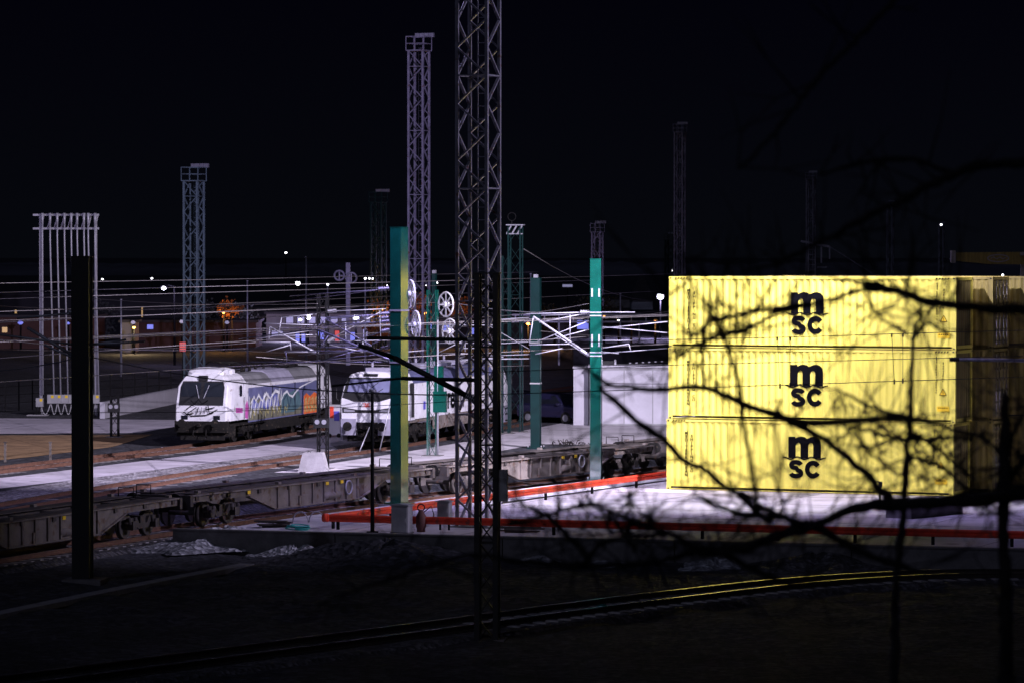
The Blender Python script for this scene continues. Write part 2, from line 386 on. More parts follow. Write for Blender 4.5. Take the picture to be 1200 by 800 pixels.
ribbon_sheet('far_yard_pavement', [Vector((-3, 196, 0)), Vector((3, 218, 0)), Vector((8, 232, 0))], 0.5, 40, M['concrete'], .02)
# brown earth bank and lit apron on the far left
sheet('earth_bank', [(-60, 168), (-27, 172), (-22.8, 183), (-20.0, 192), (-19.2, 205), (-60, 200)], M['earth'], .02)
sheet('gravel_apron', [(-60, 202), (-20, 206.5), (-17.5, 222), (-60, 232)], M['path'], .03)

# ------------------------------------------------------------------ tracks
def track(P, label, z, y0, y1, ms, mr, mb_, bw=1.7, bz=.18):
    """z is the level of the sleepers' top; the ballast bed is a low trapezoid under them"""
    Q = resample(P, .62); T = tangents(Q); idx = [i for i in range(len(Q)) if y0 < Q[i].y < y1]
    t = thing('railway_track', label, 'railway track', (Q[idx[0]].x, Q[idx[0]].y, z))
    o = Vector(t.location)
    bed = MB(); n = 0; rows = []
    for i in range(0, len(Q), 2):
        nrm = Vector((T[i].y, -T[i].x, 0)); c = Q[i]
        for off, dz in ((-bw - .5, -bz - .12), (-bw, -.03), (bw, -.03), (bw + .5, -bz - .12)):
            rows.append(c + nrm * off + Vector((0, 0, z + dz)) - Vector((0, 0, 0)))
        n += 1
    bed.add(rows, [(4 * i + k, 4 * i + k + 1, 4 * i + 5 + k, 4 * i + 4 + k) for i in range(n - 1) for k in range(3)])
    struct(bed.build('ballast_bed', mb_))
    for off in (-.7535, .7535):
        r = MB(); L = len(Q)
        prof = [(-.07, 0), (.07, 0), (.07, .02), (.012, .03), (.012, .115), (.036, .125), (.036, .16), (-.036, .16), (-.036, .125), (-.012, .115), (-.012, .03), (-.07, .02)]
        vs = []; fs = []; k = len(prof)
        for i in range(L):
            nrm = Vector((T[i].y, -T[i].x, 0))
            for u, v in prof: vs.append(Q[i] + nrm * (off + u) + Vector((0, 0, v + .004 + z)) - o)
        r.v = [tuple(v) for v in vs]
        for i in range(L - 1):
            for a in range(k):
                b = (a + 1) % k; r.f.append([i * k + a, i * k + b, (i + 1) * k + b, (i + 1) * k + a]); r.mi.append(1 if a == 6 else 0); r.sm.append(False)
        r.build('rail', [mr, M['rail_bright']], t)
    sm = MB(); sm.box((0, 0, -.09), (2.55, .26, .18)); me = sm.mesh('sleeper', [ms])
    for i in idx[:100]:
        s = bpy.data.objects.new('sleeper', me); C.objects.link(s); s.parent = t
        s.location = Q[i] - Vector((o.x, o.y, 0)) + Vector((random.uniform(-.02, .02), 0, random.uniform(-.012, .01))); s.rotation_euler.z = math.atan2(T[i].y, T[i].x) - math.pi / 2
    return t
random.seed(4)
track(T1P, 'dark track under the long flat wagons, its pale sleeper ends showing', -.35, 120, 179, M['sleeper'], M['rail_rust'], M['dark_ballast'])
track(T2P, 'rusty track leading up to the locomotive standing in the middle', .0, 150, 190, M['sleeper'], M['rail_rust'], M['rust_ballast'], 1.5)
track(T3P, 'rusty track at the far left in front of the graffiti covered locomotive', .0, 160, 210, M['sleeper'], M['rail_rust'], M['rust_ballast'], 1.5)
track(T0P, 'nearest track in the dark at bottom right, its rail heads gleaming yellow', LOW + .12, 106, 140, M['sleeper'], M['rail_dark'], M['dark_ballast'])

# retaining wall along the edge of the yard
wb = MB(); L0 = -2.4; wl = thing('retaining_wall', 'low grey concrete retaining wall along the front edge of the pale yard', 'wall', WL)
k = 0
while L0 < 62:
    a = WD * L0; b = WD * (L0 + 5.96); mb = MB()
    mb.bar(a + Vector((0, 0, -.5)), b + Vector((0, 0, -.5)), .3, 1.1); mb.bar(a + Vector((0, 0, .075)), b + Vector((0, 0, .075)), .38, .06)
    mb.build('wall_panel', M['wall_concrete'], wl); L0 += 6.0
# ------------------------------------------------------------------ shipping containers
LEN, WID, HGT = 12.19, 2.44, 2.9
M['lock_rod'] = mat('zinc lock rod', (.7, .7, .74), .25, .9, var=.2)
X, Y, Z = Vector((1, 0, 0)), Vector((0, 1, 0)), Vector((0, 0, 1))
def corrugate(b, u0, u1, z0, z1, pos, pitch=.28, dep=.032, axis='x', sgn=-1):
    """trapezoid corrugated sheet, u along x (or y), pos = the outermost plane, dep goes inwards (-sgn)"""
    n = int((u1 - u0) / pitch); p = (u1 - u0) / n; q = []
    for i in range(n):
        s = u0 + i * p; q += [(s, 1), (s + p * .24, 1), (s + p * .26, 0), (s + p * .74, 0), (s + p * .76, 1)] if False else [(s, 0), (s + p * .25, 0), (s + p * .5, 1), (s + p * .75, 1)]
    q.append((u1, 0)); vs = []
    for z in (z0, z1):
        for u, d in q:
            c = pos - sgn * dep * d; vs.append((u, c, z) if axis == 'x' else (c, u, z))
    m = len(q); b.add(vs, [(i, i + 1, m + i + 1, m + i) for i in range(m - 1)])
def make_container(label, ymat):
    t = thing('shipping_container', label, 'container', group='stacked yellow containers')
    b = MB(); corrugate(b, .12, LEN - .12, .16, HGT - .10, .012, sgn=-1); corrugate(b, .12, LEN - .12, .16, HGT - .10, WID - .012, sgn=1)
    b.build('side_panel', ymat, t)
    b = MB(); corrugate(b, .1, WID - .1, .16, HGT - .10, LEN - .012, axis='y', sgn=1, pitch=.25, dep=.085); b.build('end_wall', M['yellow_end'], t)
    b = MB()
    b.box((LEN / 2, WID / 2, HGT - .03), (LEN - .2, WID - .1, .03)); b.build('roof', ymat, t)
    b = MB()
    for y in (.03, WID - .03): b.box((LEN / 2, y, HGT - .055), (LEN - .3, .06, .09))
    for x in (.05, LEN - .05): b.box((x, WID / 2, HGT - .07), (.1, WID - .32, .12))
    b.build('top_rail', ymat, t)
    b = MB()
    for y in (.035, WID - .035): b.box((LEN / 2, y, .15), (LEN - .3, .06, .024)); b.box((LEN / 2, y, .038), (LEN - .3, .06, .03))
    for x in (.05, LEN - .05): b.box((x, WID / 2, .11), (.1, WID - .32, .14))
    b.build('bottom_rail', ymat, t)
    for x in (.085, LEN - .085):
        for y in (.08, WID - .08):
            b = MB(); b.box((x, y, HGT / 2), (.17, .155, HGT - .24)); b.build('corner_post', ymat, t)
            for z in (.06, HGT - .06):
                b = MB(); b.box((x, y, z), (.178, .163, .118)); b.cur = 1
                b.box((x, y - .09 if y < 1 else y + .09, z), (.07, .03, .045)); b.box((x - .09 if x < 1 else x + .09, y, z), (.03, .06, .045)); b.build('corner_casting', [ymat, M['black']], t)
    # door end (at x = 0): two leaves with lock rods
    for k in (0, 1):
        y0 = .16 + k * 1.06
        b = MB(); b.box((.035, y0 + .53, HGT / 2), (.045, 1.05, HGT - .34))
        for z in (.5, 1.05, 1.6, 2.15): b.box((.018, y0 + .53, z), (.03, .9, .22))
        d = b.build('door', ymat, t)
        for yy in (.28, .78):
            b = MB(); b.tube([(-.03, y0 + yy, .15), (-.03, y0 + yy, HGT - .15)], .02)
            for z in (.3, .75, 1.2, 1.65, 2.1, 2.55): b.box((-.03, y0 + yy, z), (.09, .16, .1))
            b.build('lock_rod', M['lock_rod'], d)
    return t
def decals(t, shade=1):
    N = -Y; e = -.003
    # the emblem: m over a wave over sc
    m = [(0, 0), (0, .87), (.30, .87), (.30, .80), (.40, .86), (.55, .885), (.70, .86), (.79, .79), (.86, .82), (.97, .87), (1.12, .885), (1.26, .84), (1.35, .74), (1.38, .6), (1.38, 0), (1.06, 0), (1.06, .5), (1.04, .6), (.96, .64), (.88, .6), (.84, .5), (.84, 0), (.52, 0), (.52, .5), (.5, .6), (.43, .64), (.35, .59), (.31, .5), (.31, 0)]
    b = MB(); O = (5.27, e, HGT - 1.50)
    b.prism(m, .004, O, X, Z, N)
    wv = [(-.22 + i * 1.82 / 40, .004 + .05 * math.cos((i / 40) * 2 * math.pi * 3) * (1 if 4 < i < 36 else .6)) for i in range(41)]
    b.ribbon(wv, .05, .006, O, X, Z, N)
    def arc(cx, cy, rx, ry, a0, a1, n=14): return [(cx + rx * math.cos(R(a0 + (a1 - a0) * i / n)), cy + ry * math.sin(R(a0 + (a1 - a0) * i / n))) for i in range(n + 1)]
    s = arc(.33, .53, .21, .115, 8, 270) + arc(.33, .205, .22, .125, 90, -172)[1:]
    O2 = (5.27, e, HGT - 2.31)
    b.ribbon(s, .19, .004, O2, X, Z, N)
    b.ribbon(arc(1.05, .365, .245, .265, 32, 328, 22), .2, .004, O2, X, Z, N)
    b.build('emblem', M['ink'], t)
    b = MB()
    for wd, x, z0 in (('MEDITERRANEAN', .86, HGT - .62), ('SHIPPING CO', 1.10, HGT - .74)):
        for i, ch in enumerate(wd):
            if ch != ' ': text_mesh(b, ch, .165, (x, e, z0 - i * .143), X, Z, N, .009, .004, 'CENTER')
    b.build('lettering', M['ink'], t)
    b = MB(); b.prism([(-.16, 0), (.16, 0), (0, .28)], .004, (11.68, e, HGT - 1.78), X, Z, N); b.cur = 1
    b.prism([(-.12, .025), (.12, .025), (0, .235)], .006, (11.68, e, HGT - 1.78), X, Z, N); b.cur = 0
    b.ribbon([(.01, .16), (-.02, .11), (.02, .1), (0, .05)], .02, .008, (11.68, e, HGT - 1.78), X, Z, N)
    b.build('warning_triangle', [M['ink'], M['sign_yellow']], t)
    b = MB(); b.prism([(-.25, 0), (.25, 0), (.25, .2), (-.25, .2)], .004, (11.68, e, HGT - 2.42), X, Z, N); b.cur = 1
    for i in range(5): b.prism([(-.2 + i * .085, .11), (-.15 + i * .085, .11), (-.15 + i * .085, .16), (-.2 + i * .085, .16)], .006, (11.68, e, HGT - 2.42), X, Z, N)
    b.build('warning_plate', [M['sign_yellow'], M['ink']], t)
    b = MB(); rnd = random.Random(5)
    for x, z0, n in ((11.40, HGT - .3, 15), (11.68, HGT - .55, 8)):     # small stencilled codes, too small to read
        for i in range(n):
            h = rnd.uniform(.04, .09); b.prism([(-.018, 0), (.018, 0), (.018, h), (-.018, h)], .004, (x + rnd.uniform(-.01, .01), e, z0 - i * .1), X, Z, N)
    b.build('stencilled_code', M['ink'], t)
    b = MB()
    for x0 in (.25, LEN - .85):                                         # slanted height stripes at the upper corners
        for i in range(5): b.prism([(0, 0), (.06, 0), (.1, .07), (.04, .07)], .004, (x0 + i * .12, -.002, HGT - .095), X, Z, N)
    b.build('corner_stripes', M['ink'], t)
CORN = Vector((6.41, 157.7, 0))
proto = make_container('topmost yellow container of the front stack, black emblem at the level of the two lower lettered ones', M['yellow'])
GAP = .012
proto['label'] = 'topmost brightly lit yellow container of the front stack, roof against the night sky'
decals(proto)
for i, (lab, dx) in enumerate((('topmost brightly lit yellow container of the front stack, its top edge against the night sky', .04), ('middle brightly lit yellow container of the front stack, between two others', .02), ('lowest brightly lit yellow container of the front stack, standing on the pale yard', -.06))):
    p = CORN + B * dx; p.z = .02 + (2 - i) * (HGT + GAP)
    if i == 0: proto.location = p; proto.rotation_euler.z = -TH; proto['label'] = lab
    else: dup(proto, p, -TH, lab)
def place_row(rt, base, rz, labs):
    for i, lab in enumerate(labs):
        p = Vector(base); p.z = .02 + (2 - i) * (HGT + GAP)
        if i == 0: rt.location = p; rt.rotation_euler.z = rz; rt['label'] = lab
        else: dup(rt, p, rz, lab)
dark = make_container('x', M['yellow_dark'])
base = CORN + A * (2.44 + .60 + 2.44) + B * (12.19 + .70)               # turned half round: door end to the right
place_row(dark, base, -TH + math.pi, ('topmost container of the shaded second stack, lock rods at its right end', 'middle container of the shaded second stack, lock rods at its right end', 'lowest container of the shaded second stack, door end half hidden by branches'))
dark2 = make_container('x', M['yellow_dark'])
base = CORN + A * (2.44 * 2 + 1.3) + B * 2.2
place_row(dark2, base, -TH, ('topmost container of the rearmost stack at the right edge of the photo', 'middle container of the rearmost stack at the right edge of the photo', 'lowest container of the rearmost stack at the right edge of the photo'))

# concrete block and small floor lamp post in front of the stack
blk = thing('concrete_block', 'long low grey-brown concrete block lying in front of the shaded containers', 'block', G(1068, 608), R(52))
b = MB(); b.prism([(0, 0), (3.6, 0), (3.6, .62), (3.45, .66), (.15, .66), (0, .62)], 1.1, (0, 0, 0), X, Z, Y); b.build('block_body', M['wall_concrete'], blk)
b = MB()
for u in (.7, 2.9): b.ring((u, .55, .66), (0, 1, 0), .09, .018)
b.build('lifting_eye', M['black_steel'], blk)
ps = G(1031, 592); t = thing('marker_post', 'small dark marker post on a round foot in front of the lowest yellow container', 'post', ps)
b = MB(); b.tube([(0, 0, 0), (0, 0, .05)], .38, 16); b.build('foot', M['black'], t)
b = MB(); b.tube([(0, 0, .05), (0, 0, .75)], .05); b.build('post', M['black'], t)
b = MB(); b.ring((-.08, 0, .8), (0, 1, 0), .13, .025); b.box((.02, -.02, .82), (.14, .1, .22)); b.build('lamp_head', M['black_steel'], t)

# ------------------------------------------------------------------ bogies, locomotives, wagons
def wheelset(parent, y, r, m, z=None):
    for s in (-1, 1):
        b = MB(); x = s * .75; z = z if z is not None else r
        b.cyl((x - .065, y, z), (x + .065, y, z), r, 22); b.cyl((x - s * .1, y, z), (x - s * .06, y, z), r + .03, 22)
        b.cyl((x + s * .06, y, z), (x + s * .12, y, z), r * .32, 12)
        b.build('wheel', m, parent)
    b = MB(); b.cyl((-.75, y, z), (.75, y, z), .085, 8); b.build('axle', m, parent)
def loco_bogie(t, yc, wb=2.6, r=.62):
    b = MB()
    for s in (-1, 1):
        x = s * 1.08
        b.box((x, yc, .78), (.2, wb + 1.0, .24)); b.box((x, yc, .62), (.22, 1.0, .3))
        for a in (-1, 1):
            b.box((x + s * .06, yc + a * wb / 2, .64), (.26, .5, .42)); b.cyl((x + s * .02, yc + a * wb / 2, .64), (x + s * .24, yc + a * wb / 2, .64), .16, 10)
            for q in (-.42, .42): b.cyl((x + s * .06, yc + a * wb / 2 + q, .6), (x + s * .06, yc + a * wb / 2 + q, 1.0), .1, 8)
            b.bar((x + s * .1, yc + a * .3, .9), (x + s * .1, yc + a * 1.0, .35), .05)
        b.cyl((x + s * .1, yc - .25, .55), (x + s * .1, yc - .25, 1.05), .13, 8); b.cyl((x + s * .1, yc + .25, .55), (x + s * .1, yc + .25, 1.05), .13, 8)
    g = b.build('bogie', M['rubber'], t)
    for a in (-1, 1): wheelset(g, yc + a * wb / 2, r, M['rubber'])
    return g
def loft(b, rings, cap=(True, True)):
    """rings: lists of mirrored half profiles [(x,y,z)...] from the bottom up; builds the closed skin (open below)"""
    vs = []; k = len(rings[0])
    for r in rings: vs += [(x, y, z) for x, y, z in r] + [(-x, y, z) for x, y, z in reversed(r)]
    n = 2 * k; fs = [(i * n + a, i * n + a + 1, (i + 1) * n + a + 1, (i + 1) * n + a) for i in range(len(rings) - 1) for a in range(n - 1)]
    for c, i in ((cap[0], 0), (cap[1], len(rings) - 1)):
        if c: fs += [(i * n + a, i * n + a + 1, i * n + n - 2 - a, i * n + n - 1 - a) for a in range(k - 1)]
    b.add(vs, fs)
def cab_mesh(L0, flip, prof, st, rake, yl, fl):
    """cab lofted from stations st=[(y, width factor, rake factor, top drop)]; flip mirrors it to the other end of a body fl long"""
    rings = []
    for y, k, rk, dr in st:
        r = []
        for x, z in prof:
            zz = z - dr * max(0, (z - 2.9)); yy = y + rk * rake(z)
            r.append((x * k, fl - yy if flip else yy, zz))
        rings.append(r)
    b = MB(); loft(b, rings, (True, False)); return b
def buffers(t, y, s, r=.21, m=None):
    for x in (-.875, .875):
        b = MB(); b.cyl((x, y, 1.06), (x, y - s * .45, 1.06), .11, 10); b.cyl((x, y - s * .45, 1.06), (x, y - s * .5, 1.06), r, 14); b.build('buffer', m or M['rubber'], t)
def pantograph(t, y, z, m):
    b = MB()
    b.box((0, y, z + .08), (1.1, 1.6, .06))
    for x in (-.45, .45): b.tube([(x, y - .7, z), (x, y - .7, z + .18)], .06); b.tube([(x, y + .7, z), (x, y + .7, z + .18)], .06)
    b.tube([(0, y - .7, z + .2), (0, y + .9, z + .34)], .05); b.tube([(0, y + .9, z + .36), (-.3, y - .9, z + .5)], .03); b.tube([(0, y + .9, z + .36), (.3, y - .9, z + .5)], .03)
    b.tube([(-.95, y - .9, z + .40), (-.7, y - .9, z + .53), (.7, y - .9, z + .53), (.95, y - .9, z + .40)], .03); b.tube([(-.7, y - 1.2, z + .53), (.7, y - 1.2, z + .53)], .03)
    return b.build('pantograph', m, t)
HW = 1.49
def loco1():
    L = 18.9; t = thing('locomotive', 'white electric locomotive with graffiti along its grey-blue side on the left track', 'locomotive')
    prof = [(HW, 1.16), (HW, 1.5), (HW, 2.05), (HW * .985, 2.88), (HW * .76, 3.34), (HW * .60, 3.47), (.0, 3.50)]
    rake = lambda z: .06 * (z - 1) if z < 2.0 else .06 + .36 * (z - 2.0)
    st = [(0, .86, 1, 0), (.06, .90, 1, 0), (.40, .975, 1, 0), (.8, 1, .9, 0), (3.2, 1, 0, 0)]
    for flip in (False, True):
        c = cab_mesh(3.2, flip, prof, st, rake, 3.2, L).build('cab', M['white_paint'], t)
        s = -1 if flip else 1; yy = lambda y: (L - y) if flip else y
        def onface(x, z, d=.02): return (x, yy(rake(z) - d), z)
        # windscreen: black surround, two panes with a white pillar between, dark lower band
        b = MB(); k = .78 * HW
        b.add([onface(-k, 1.95), onface(k, 1.95), onface(k * .99, 2.85), onface(k * .9, 3.14), onface(-k * .9, 3.14), onface(-k * .99, 2.85)], [(0, 1, 2, 3, 4, 5)]); b.build('windscreen_band', M['black'], c)
        for q in (-1, 1):
            b = MB(); b.add([onface(q * .09, 2.38, .03), onface(q * k * .96, 2.38, .03), onface(q * k * .94, 2.83, .03), onface(q * k * .86, 3.06, .03), onface(q * .09, 3.06, .03)], [(0, 1, 2, 3, 4)]); b.build('windscreen', M['glass'], c)
            b = MB(); b.bar(onface(q * .12, 2.3, .06), onface(q * .34, 2.95, .06), .03); b.build('wiper', M['galv_white'], c)
            b = MB(); b.box((q * .84, yy(.02), 1.34), (.34, .06, .2)); b.build('headlight', M['glass'], c)
        b = MB(); b.box((0, yy(rake(3.27) - .02), 3.29), (.46, .16, .26)); b.build('destination_box', M['black'], c)
        for q in (-1, 1):
            b = MB(); x = q * (HW + .012)
            b.prism([(1.55, 2.42), (2.1, 2.42), (2.16, 2.75), (2.1, 3.0), (1.65, 3.0), (1.55, 2.8)] if False else [(1.75, 2.35), (2.05, 2.35), (2.08, 2.45), (2.08, 2.8), (2.0, 2.9), (1.8, 2.9), (1.72, 2.8), (1.72, 2.45)], .02, (x, 0 if not flip else L, 0), (0, s, 0), Z, (q, 0, 0)); b.build('side_window', M['glass'], c)
            b = MB(); b.prism([(2.45, 1.15), (3.1, 1.15), (3.1, 3.0), (2.45, 3.0)], .018, (x, 0 if not flip else L, 0), (0, s, 0), Z, (q, 0, 0))
            d = b.build('cab_door', M['white_paint'], c)
            b = MB(); b.tube([(x + q * .06, yy(2.38), 1.2), (x + q * .06, yy(2.38), 2.3)], .022); b.tube([(x + q * .06, yy(3.16), 1.2), (x + q * .06, yy(3.16), 2.3)], .022); b.build('handrail', M['galv_white'], c)
        b = MB()
        b.box((0, yy(.20), .88), (2.75, .36, .58)); b.box((0, yy(.35), .42), (2.3, .12, .44)); b.bar((0, yy(0), .98), (0, yy(-.4), .98), .16)
        for q in (-1, 1): b.tube([(q * .3, yy(0), .9), (q * .34, yy(-.22), .5), (q * .3, yy(0), .35)], .035); b.box((q * 1.25, yy(.9), .62), (.24, 1.1, .5))
        b.build('front_skirt', M['rubber'], t); buffers(t, yy(.1), s)
    # engine room
    y0, y1 = 3.2, L - 3.2
    b = MB(); 
    for q in (-1, 1): b.add([(q * (HW - .012), y0, .98), (q * (HW - .012), y1, .98), (q * (HW - .012), y1, 2.72), (q * (HW - .012), y0, 2.72)], [(0, 1, 2, 3)])
    side = b.build('engine_room_side', M['loco_grey'], t)
    b = MB()
    for q in (-1, 1): b.box((q * (HW - .04), (y0 + y1) / 2, 2.80), (.08, y1 - y0, .17))
    b.build('side_stripe', M['white_paint'], t)
    b = MB(); loft(b, [[(HW - .02, y, 2.89), (HW * .76, y, 3.30), (HW * .6, y, 3.40), (0, y, 3.43)] for y in (y0, 7.4)], (True, True)); b.build('roof_hood', M['loco_roof'], t)
    b = MB(); loft(b, [[(HW - .02, y, 2.895), (HW * .76, y, 3.36), (HW * .6, y, 3.48), (0, y, 3.52)] for y in (7.42, 11.4)], (True, True)); b.build('roof_hood', M['skirt_grey'], t)
    b = MB(); loft(b, [[(HW - .02, y, 2.89), (HW * .76, y, 3.30), (HW * .6, y, 3.40), (0, y, 3.43)] for y in (11.42, y1)], (True, True)); b.build('roof_hood', M['loco_roof'], t)
    b = MB(); loft(b, [[(1.0 * k, y, 3.44), (.95 * k, y, 3.62 * h + 3.44 * (1 - h)), (.6 * k, y, 3.44 + .24 * h), (0, y, 3.44 + .26 * h)] for y, k, h in ((.75, .7, .5), (.9, .95, 1.1), (1.5, 1, 1.5), (1.9, .92, 1.0), (2.2, 1, 1.4), (2.6, 1, 1.3), (2.9, .8, .4))], (True, True)); b.build('air_conditioner', M['white_paint'], t)
    pantograph(t, 4.6, 3.46, M['rubber']); pantograph(t, L - 4.6, 3.46, M['rubber'])
    for y in (6.2, 7.2, 8.2, 9.6, 12.0): b = MB(); b.tube([(.3, y, 3.44), (.3, y, 3.8)], [.09, .05], 8); b.tube([(.3, y, 3.78), (.3, y + .8, 3.8)], .025); b.build('roof_insulator', M['rubber'], t)
    b = MB(); loft(b, [[(HW - .06, y, .45), (HW - .06, y, 1.0)] for y in (6.6, 12.3)], (True, True)); b.build('battery_box', M['rubber'], t)
    b = MB(); b.box((0, L / 2, .93), (2.8, L - .9, .13)); b.build('underframe', M['rubber'], t)
    loco_bogie(t, 4.35); loco_bogie(t, L - 4.35)
    for y in (7.4, 11.4): b = MB(); b.box((HW - .004, y, 1.9), (.03, .07, 1.7)); b.build('panel_seam', M['black_steel'], side)
    # graffiti: strokes on the right side, near the camera side of the yard
    rnd = random.Random(11); xs = HW + .004; N = X
    def fill(name, poly, m, d=.004): b = MB(); b.prism(poly, d, (xs - .012, 0, 0), Y, Z, N); return b.build(name, m, side)
    gm = lambda n, c: mat('spray ' + n, c, .6, var=.35, scale=2.5)
    olive = gm('olive', (.17, .17, .12)); blue = gm('blue', (.11, .13, .42)); pale = gm('pale', (.72, .74, .74)); grn = gm('sea green', (.09, .17, .19)); yel = gm('yellow', (.62, .56, .22)); org = gm('orange', (.80, .17, .04)); pink = gm('magenta', (.5, .10, .36)); navy = gm('navy', (.02, .03, .08))
    top = [(3.3 + i * .38, 1.85 + .35 * abs(math.sin(i * 1.7)) + rnd.uniform(-.1, .12)) for i in range(22)]
    fill('graffiti_ground', [(3.25, 1.05)] + top[:20] + [(12.6, 1.6), (12.6, 1.05)], olive)
    fill('graffiti_fill', [(3.5, 1.75), (4.2, 2.15), (4.9, 1.85), (5.6, 2.2), (6.3, 1.9), (7.2, 2.25), (8.4, 2.2), (8.6, 1.6), (7.4, 1.7), (6.4, 1.5), (5.2, 1.65), (4.2, 1.55)], blue, .007)
    fill('graffiti_fill', [(8.9, 1.2), (9.0, 2.1), (9.6, 2.35), (10.4, 2.2), (11.4, 2.35), (12.2, 2.2), (12.6, 1.5), (11.2, 1.2)], grn, .007)
    fill('graffiti_panel', [(13.0, 1.0), (13.05, 1.95), (13.5, 2.1), (14.2, 1.9), (15.0, 2.1), (15.68, 1.95), (15.66, 1.0)], org, .007)
    b = MB()
    for k in range(8):
        y = 3.55 + k * .66; h = rnd.uniform(.6, .95); z = 1.25 + rnd.uniform(-.08, .3)
        b.ribbon([(y, z), (y + .14, z + h * .6), (y + .42, z + h + .15), (y + .5, z + h * .35), (y + .82, z + h * .95), (y + .62, z + .1)], [.04, .19, .06, .2, .06, .15], .012 + .0012 * k, (xs - .012, 0, 0), Y, Z, N)
    b.ribbon([(3.5, 1.9), (4.1, 2.25), (4.4, 2.02), (4.9, 2.3), (5.5, 1.98), (6.2, 2.35), (6.9, 2.05), (7.8, 2.42), (8.5, 2.3), (8.7, 2.6)], [.08, .16, .09, .18, .09, .2, .1, .18, .14, .05], .03, (xs - .012, 0, 0), Y, Z, N)
    b.ribbon([(8.9, 1.9), (9.3, 2.2), (9.9, 2.32), (10.3, 2.1), (10.9, 2.0), (11.4, 2.2), (12.3, 2.45), (13.6, 2.6), (15.2, 2.75)], [.05, .12, .14, .09, .14, .1, .08, .07, .03], .03, (xs - .012, 0, 0), Y, Z, N)
    b.build('graffiti_outline', pale, side)
    b = MB()
    for k in range(6):
        y = 3.8 + k * 1.1; b.ribbon([(y, 1.15), (y + .2, 1.55), (y + .5, 1.3), (y + .7, 1.65)], [.05, .1, .08, .03], .034 + .001 * k, (xs - .012, 0, 0), Y, Z, N)
    for k in range(4):
        y = 13.15 + k * .62; b.ribbon([(y, 1.1), (y + .1, 1.75), (y + .32, 1.85), (y + .42, 1.4), (y + .12, 1.4), (y + .45, 1.1)], .12, .02 + .001 * k, (xs - .012, 0, 0), Y, Z, N)
    b.build('graffiti_letters', yel, side)
    b = MB(); b.ribbon([(9.2, 1.1), (9.3, 1.9), (9.9, 2.15), (10.3, 1.5), (10.7, 2.0), (11.2, 2.2), (11.4, 1.3)], .09, .02, (xs - .012, 0, 0), Y, Z, N); b.ribbon([(12.7, 1.0), (12.85, 2.2), (13.2, 2.5)], .2, .015, (xs - .012, 0, 0), Y, Z, N); b.build('graffiti_shadow', navy, side)
    b = MB(); b.prism([(2.5, 1.25), (3.0, 1.15), (3.15, 1.7), (2.9, 2.1), (2.6, 1.9)], .006, (HW + .034, 0, 0), Y, Z, N); b.prism([(1.1, 1.55), (2.2, 1.5), (2.2, 1.75), (1.1, 1.8)], .006, (HW + .006, 0, 0), Y, Z, N); b.build('graffiti_patch', pink, t)
    b = MB()   # scribbled tag on the nose
    for pts in ([(-.75, 1.72), (-.45, 1.95), (-.2, 1.85), (-.55, 1.62), (-.75, 1.5), (-.35, 1.55)], [(-.2, 1.5), (-.1, 1.85)], [(0, 1.5), (.08, 1.85), (.2, 1.55), (.32, 1.9)], [(.4, 1.95), (.48, 1.5), (.7, 1.6)], [(.3, 1.75), (.75, 1.85)], [(-.9, 1.6), (-.5, 1.42), (.3, 1.46), (.9, 1.75)], [(-.5, 2.2), (-.3, 2.0), (-.1, 2.25), (.1, 2.02), (.4, 2.2)]):
        b.ribbon(pts, .05, .075, (0, .03, 0), X, Z, -Y)
    b.build('graffiti_tag', M['ink'], t)
    return t
l1 = loco1(); hd = R(13.5); l1.location = Vector((-15.55, 191.6, .165)); l1.rotation_euler.z = -hd

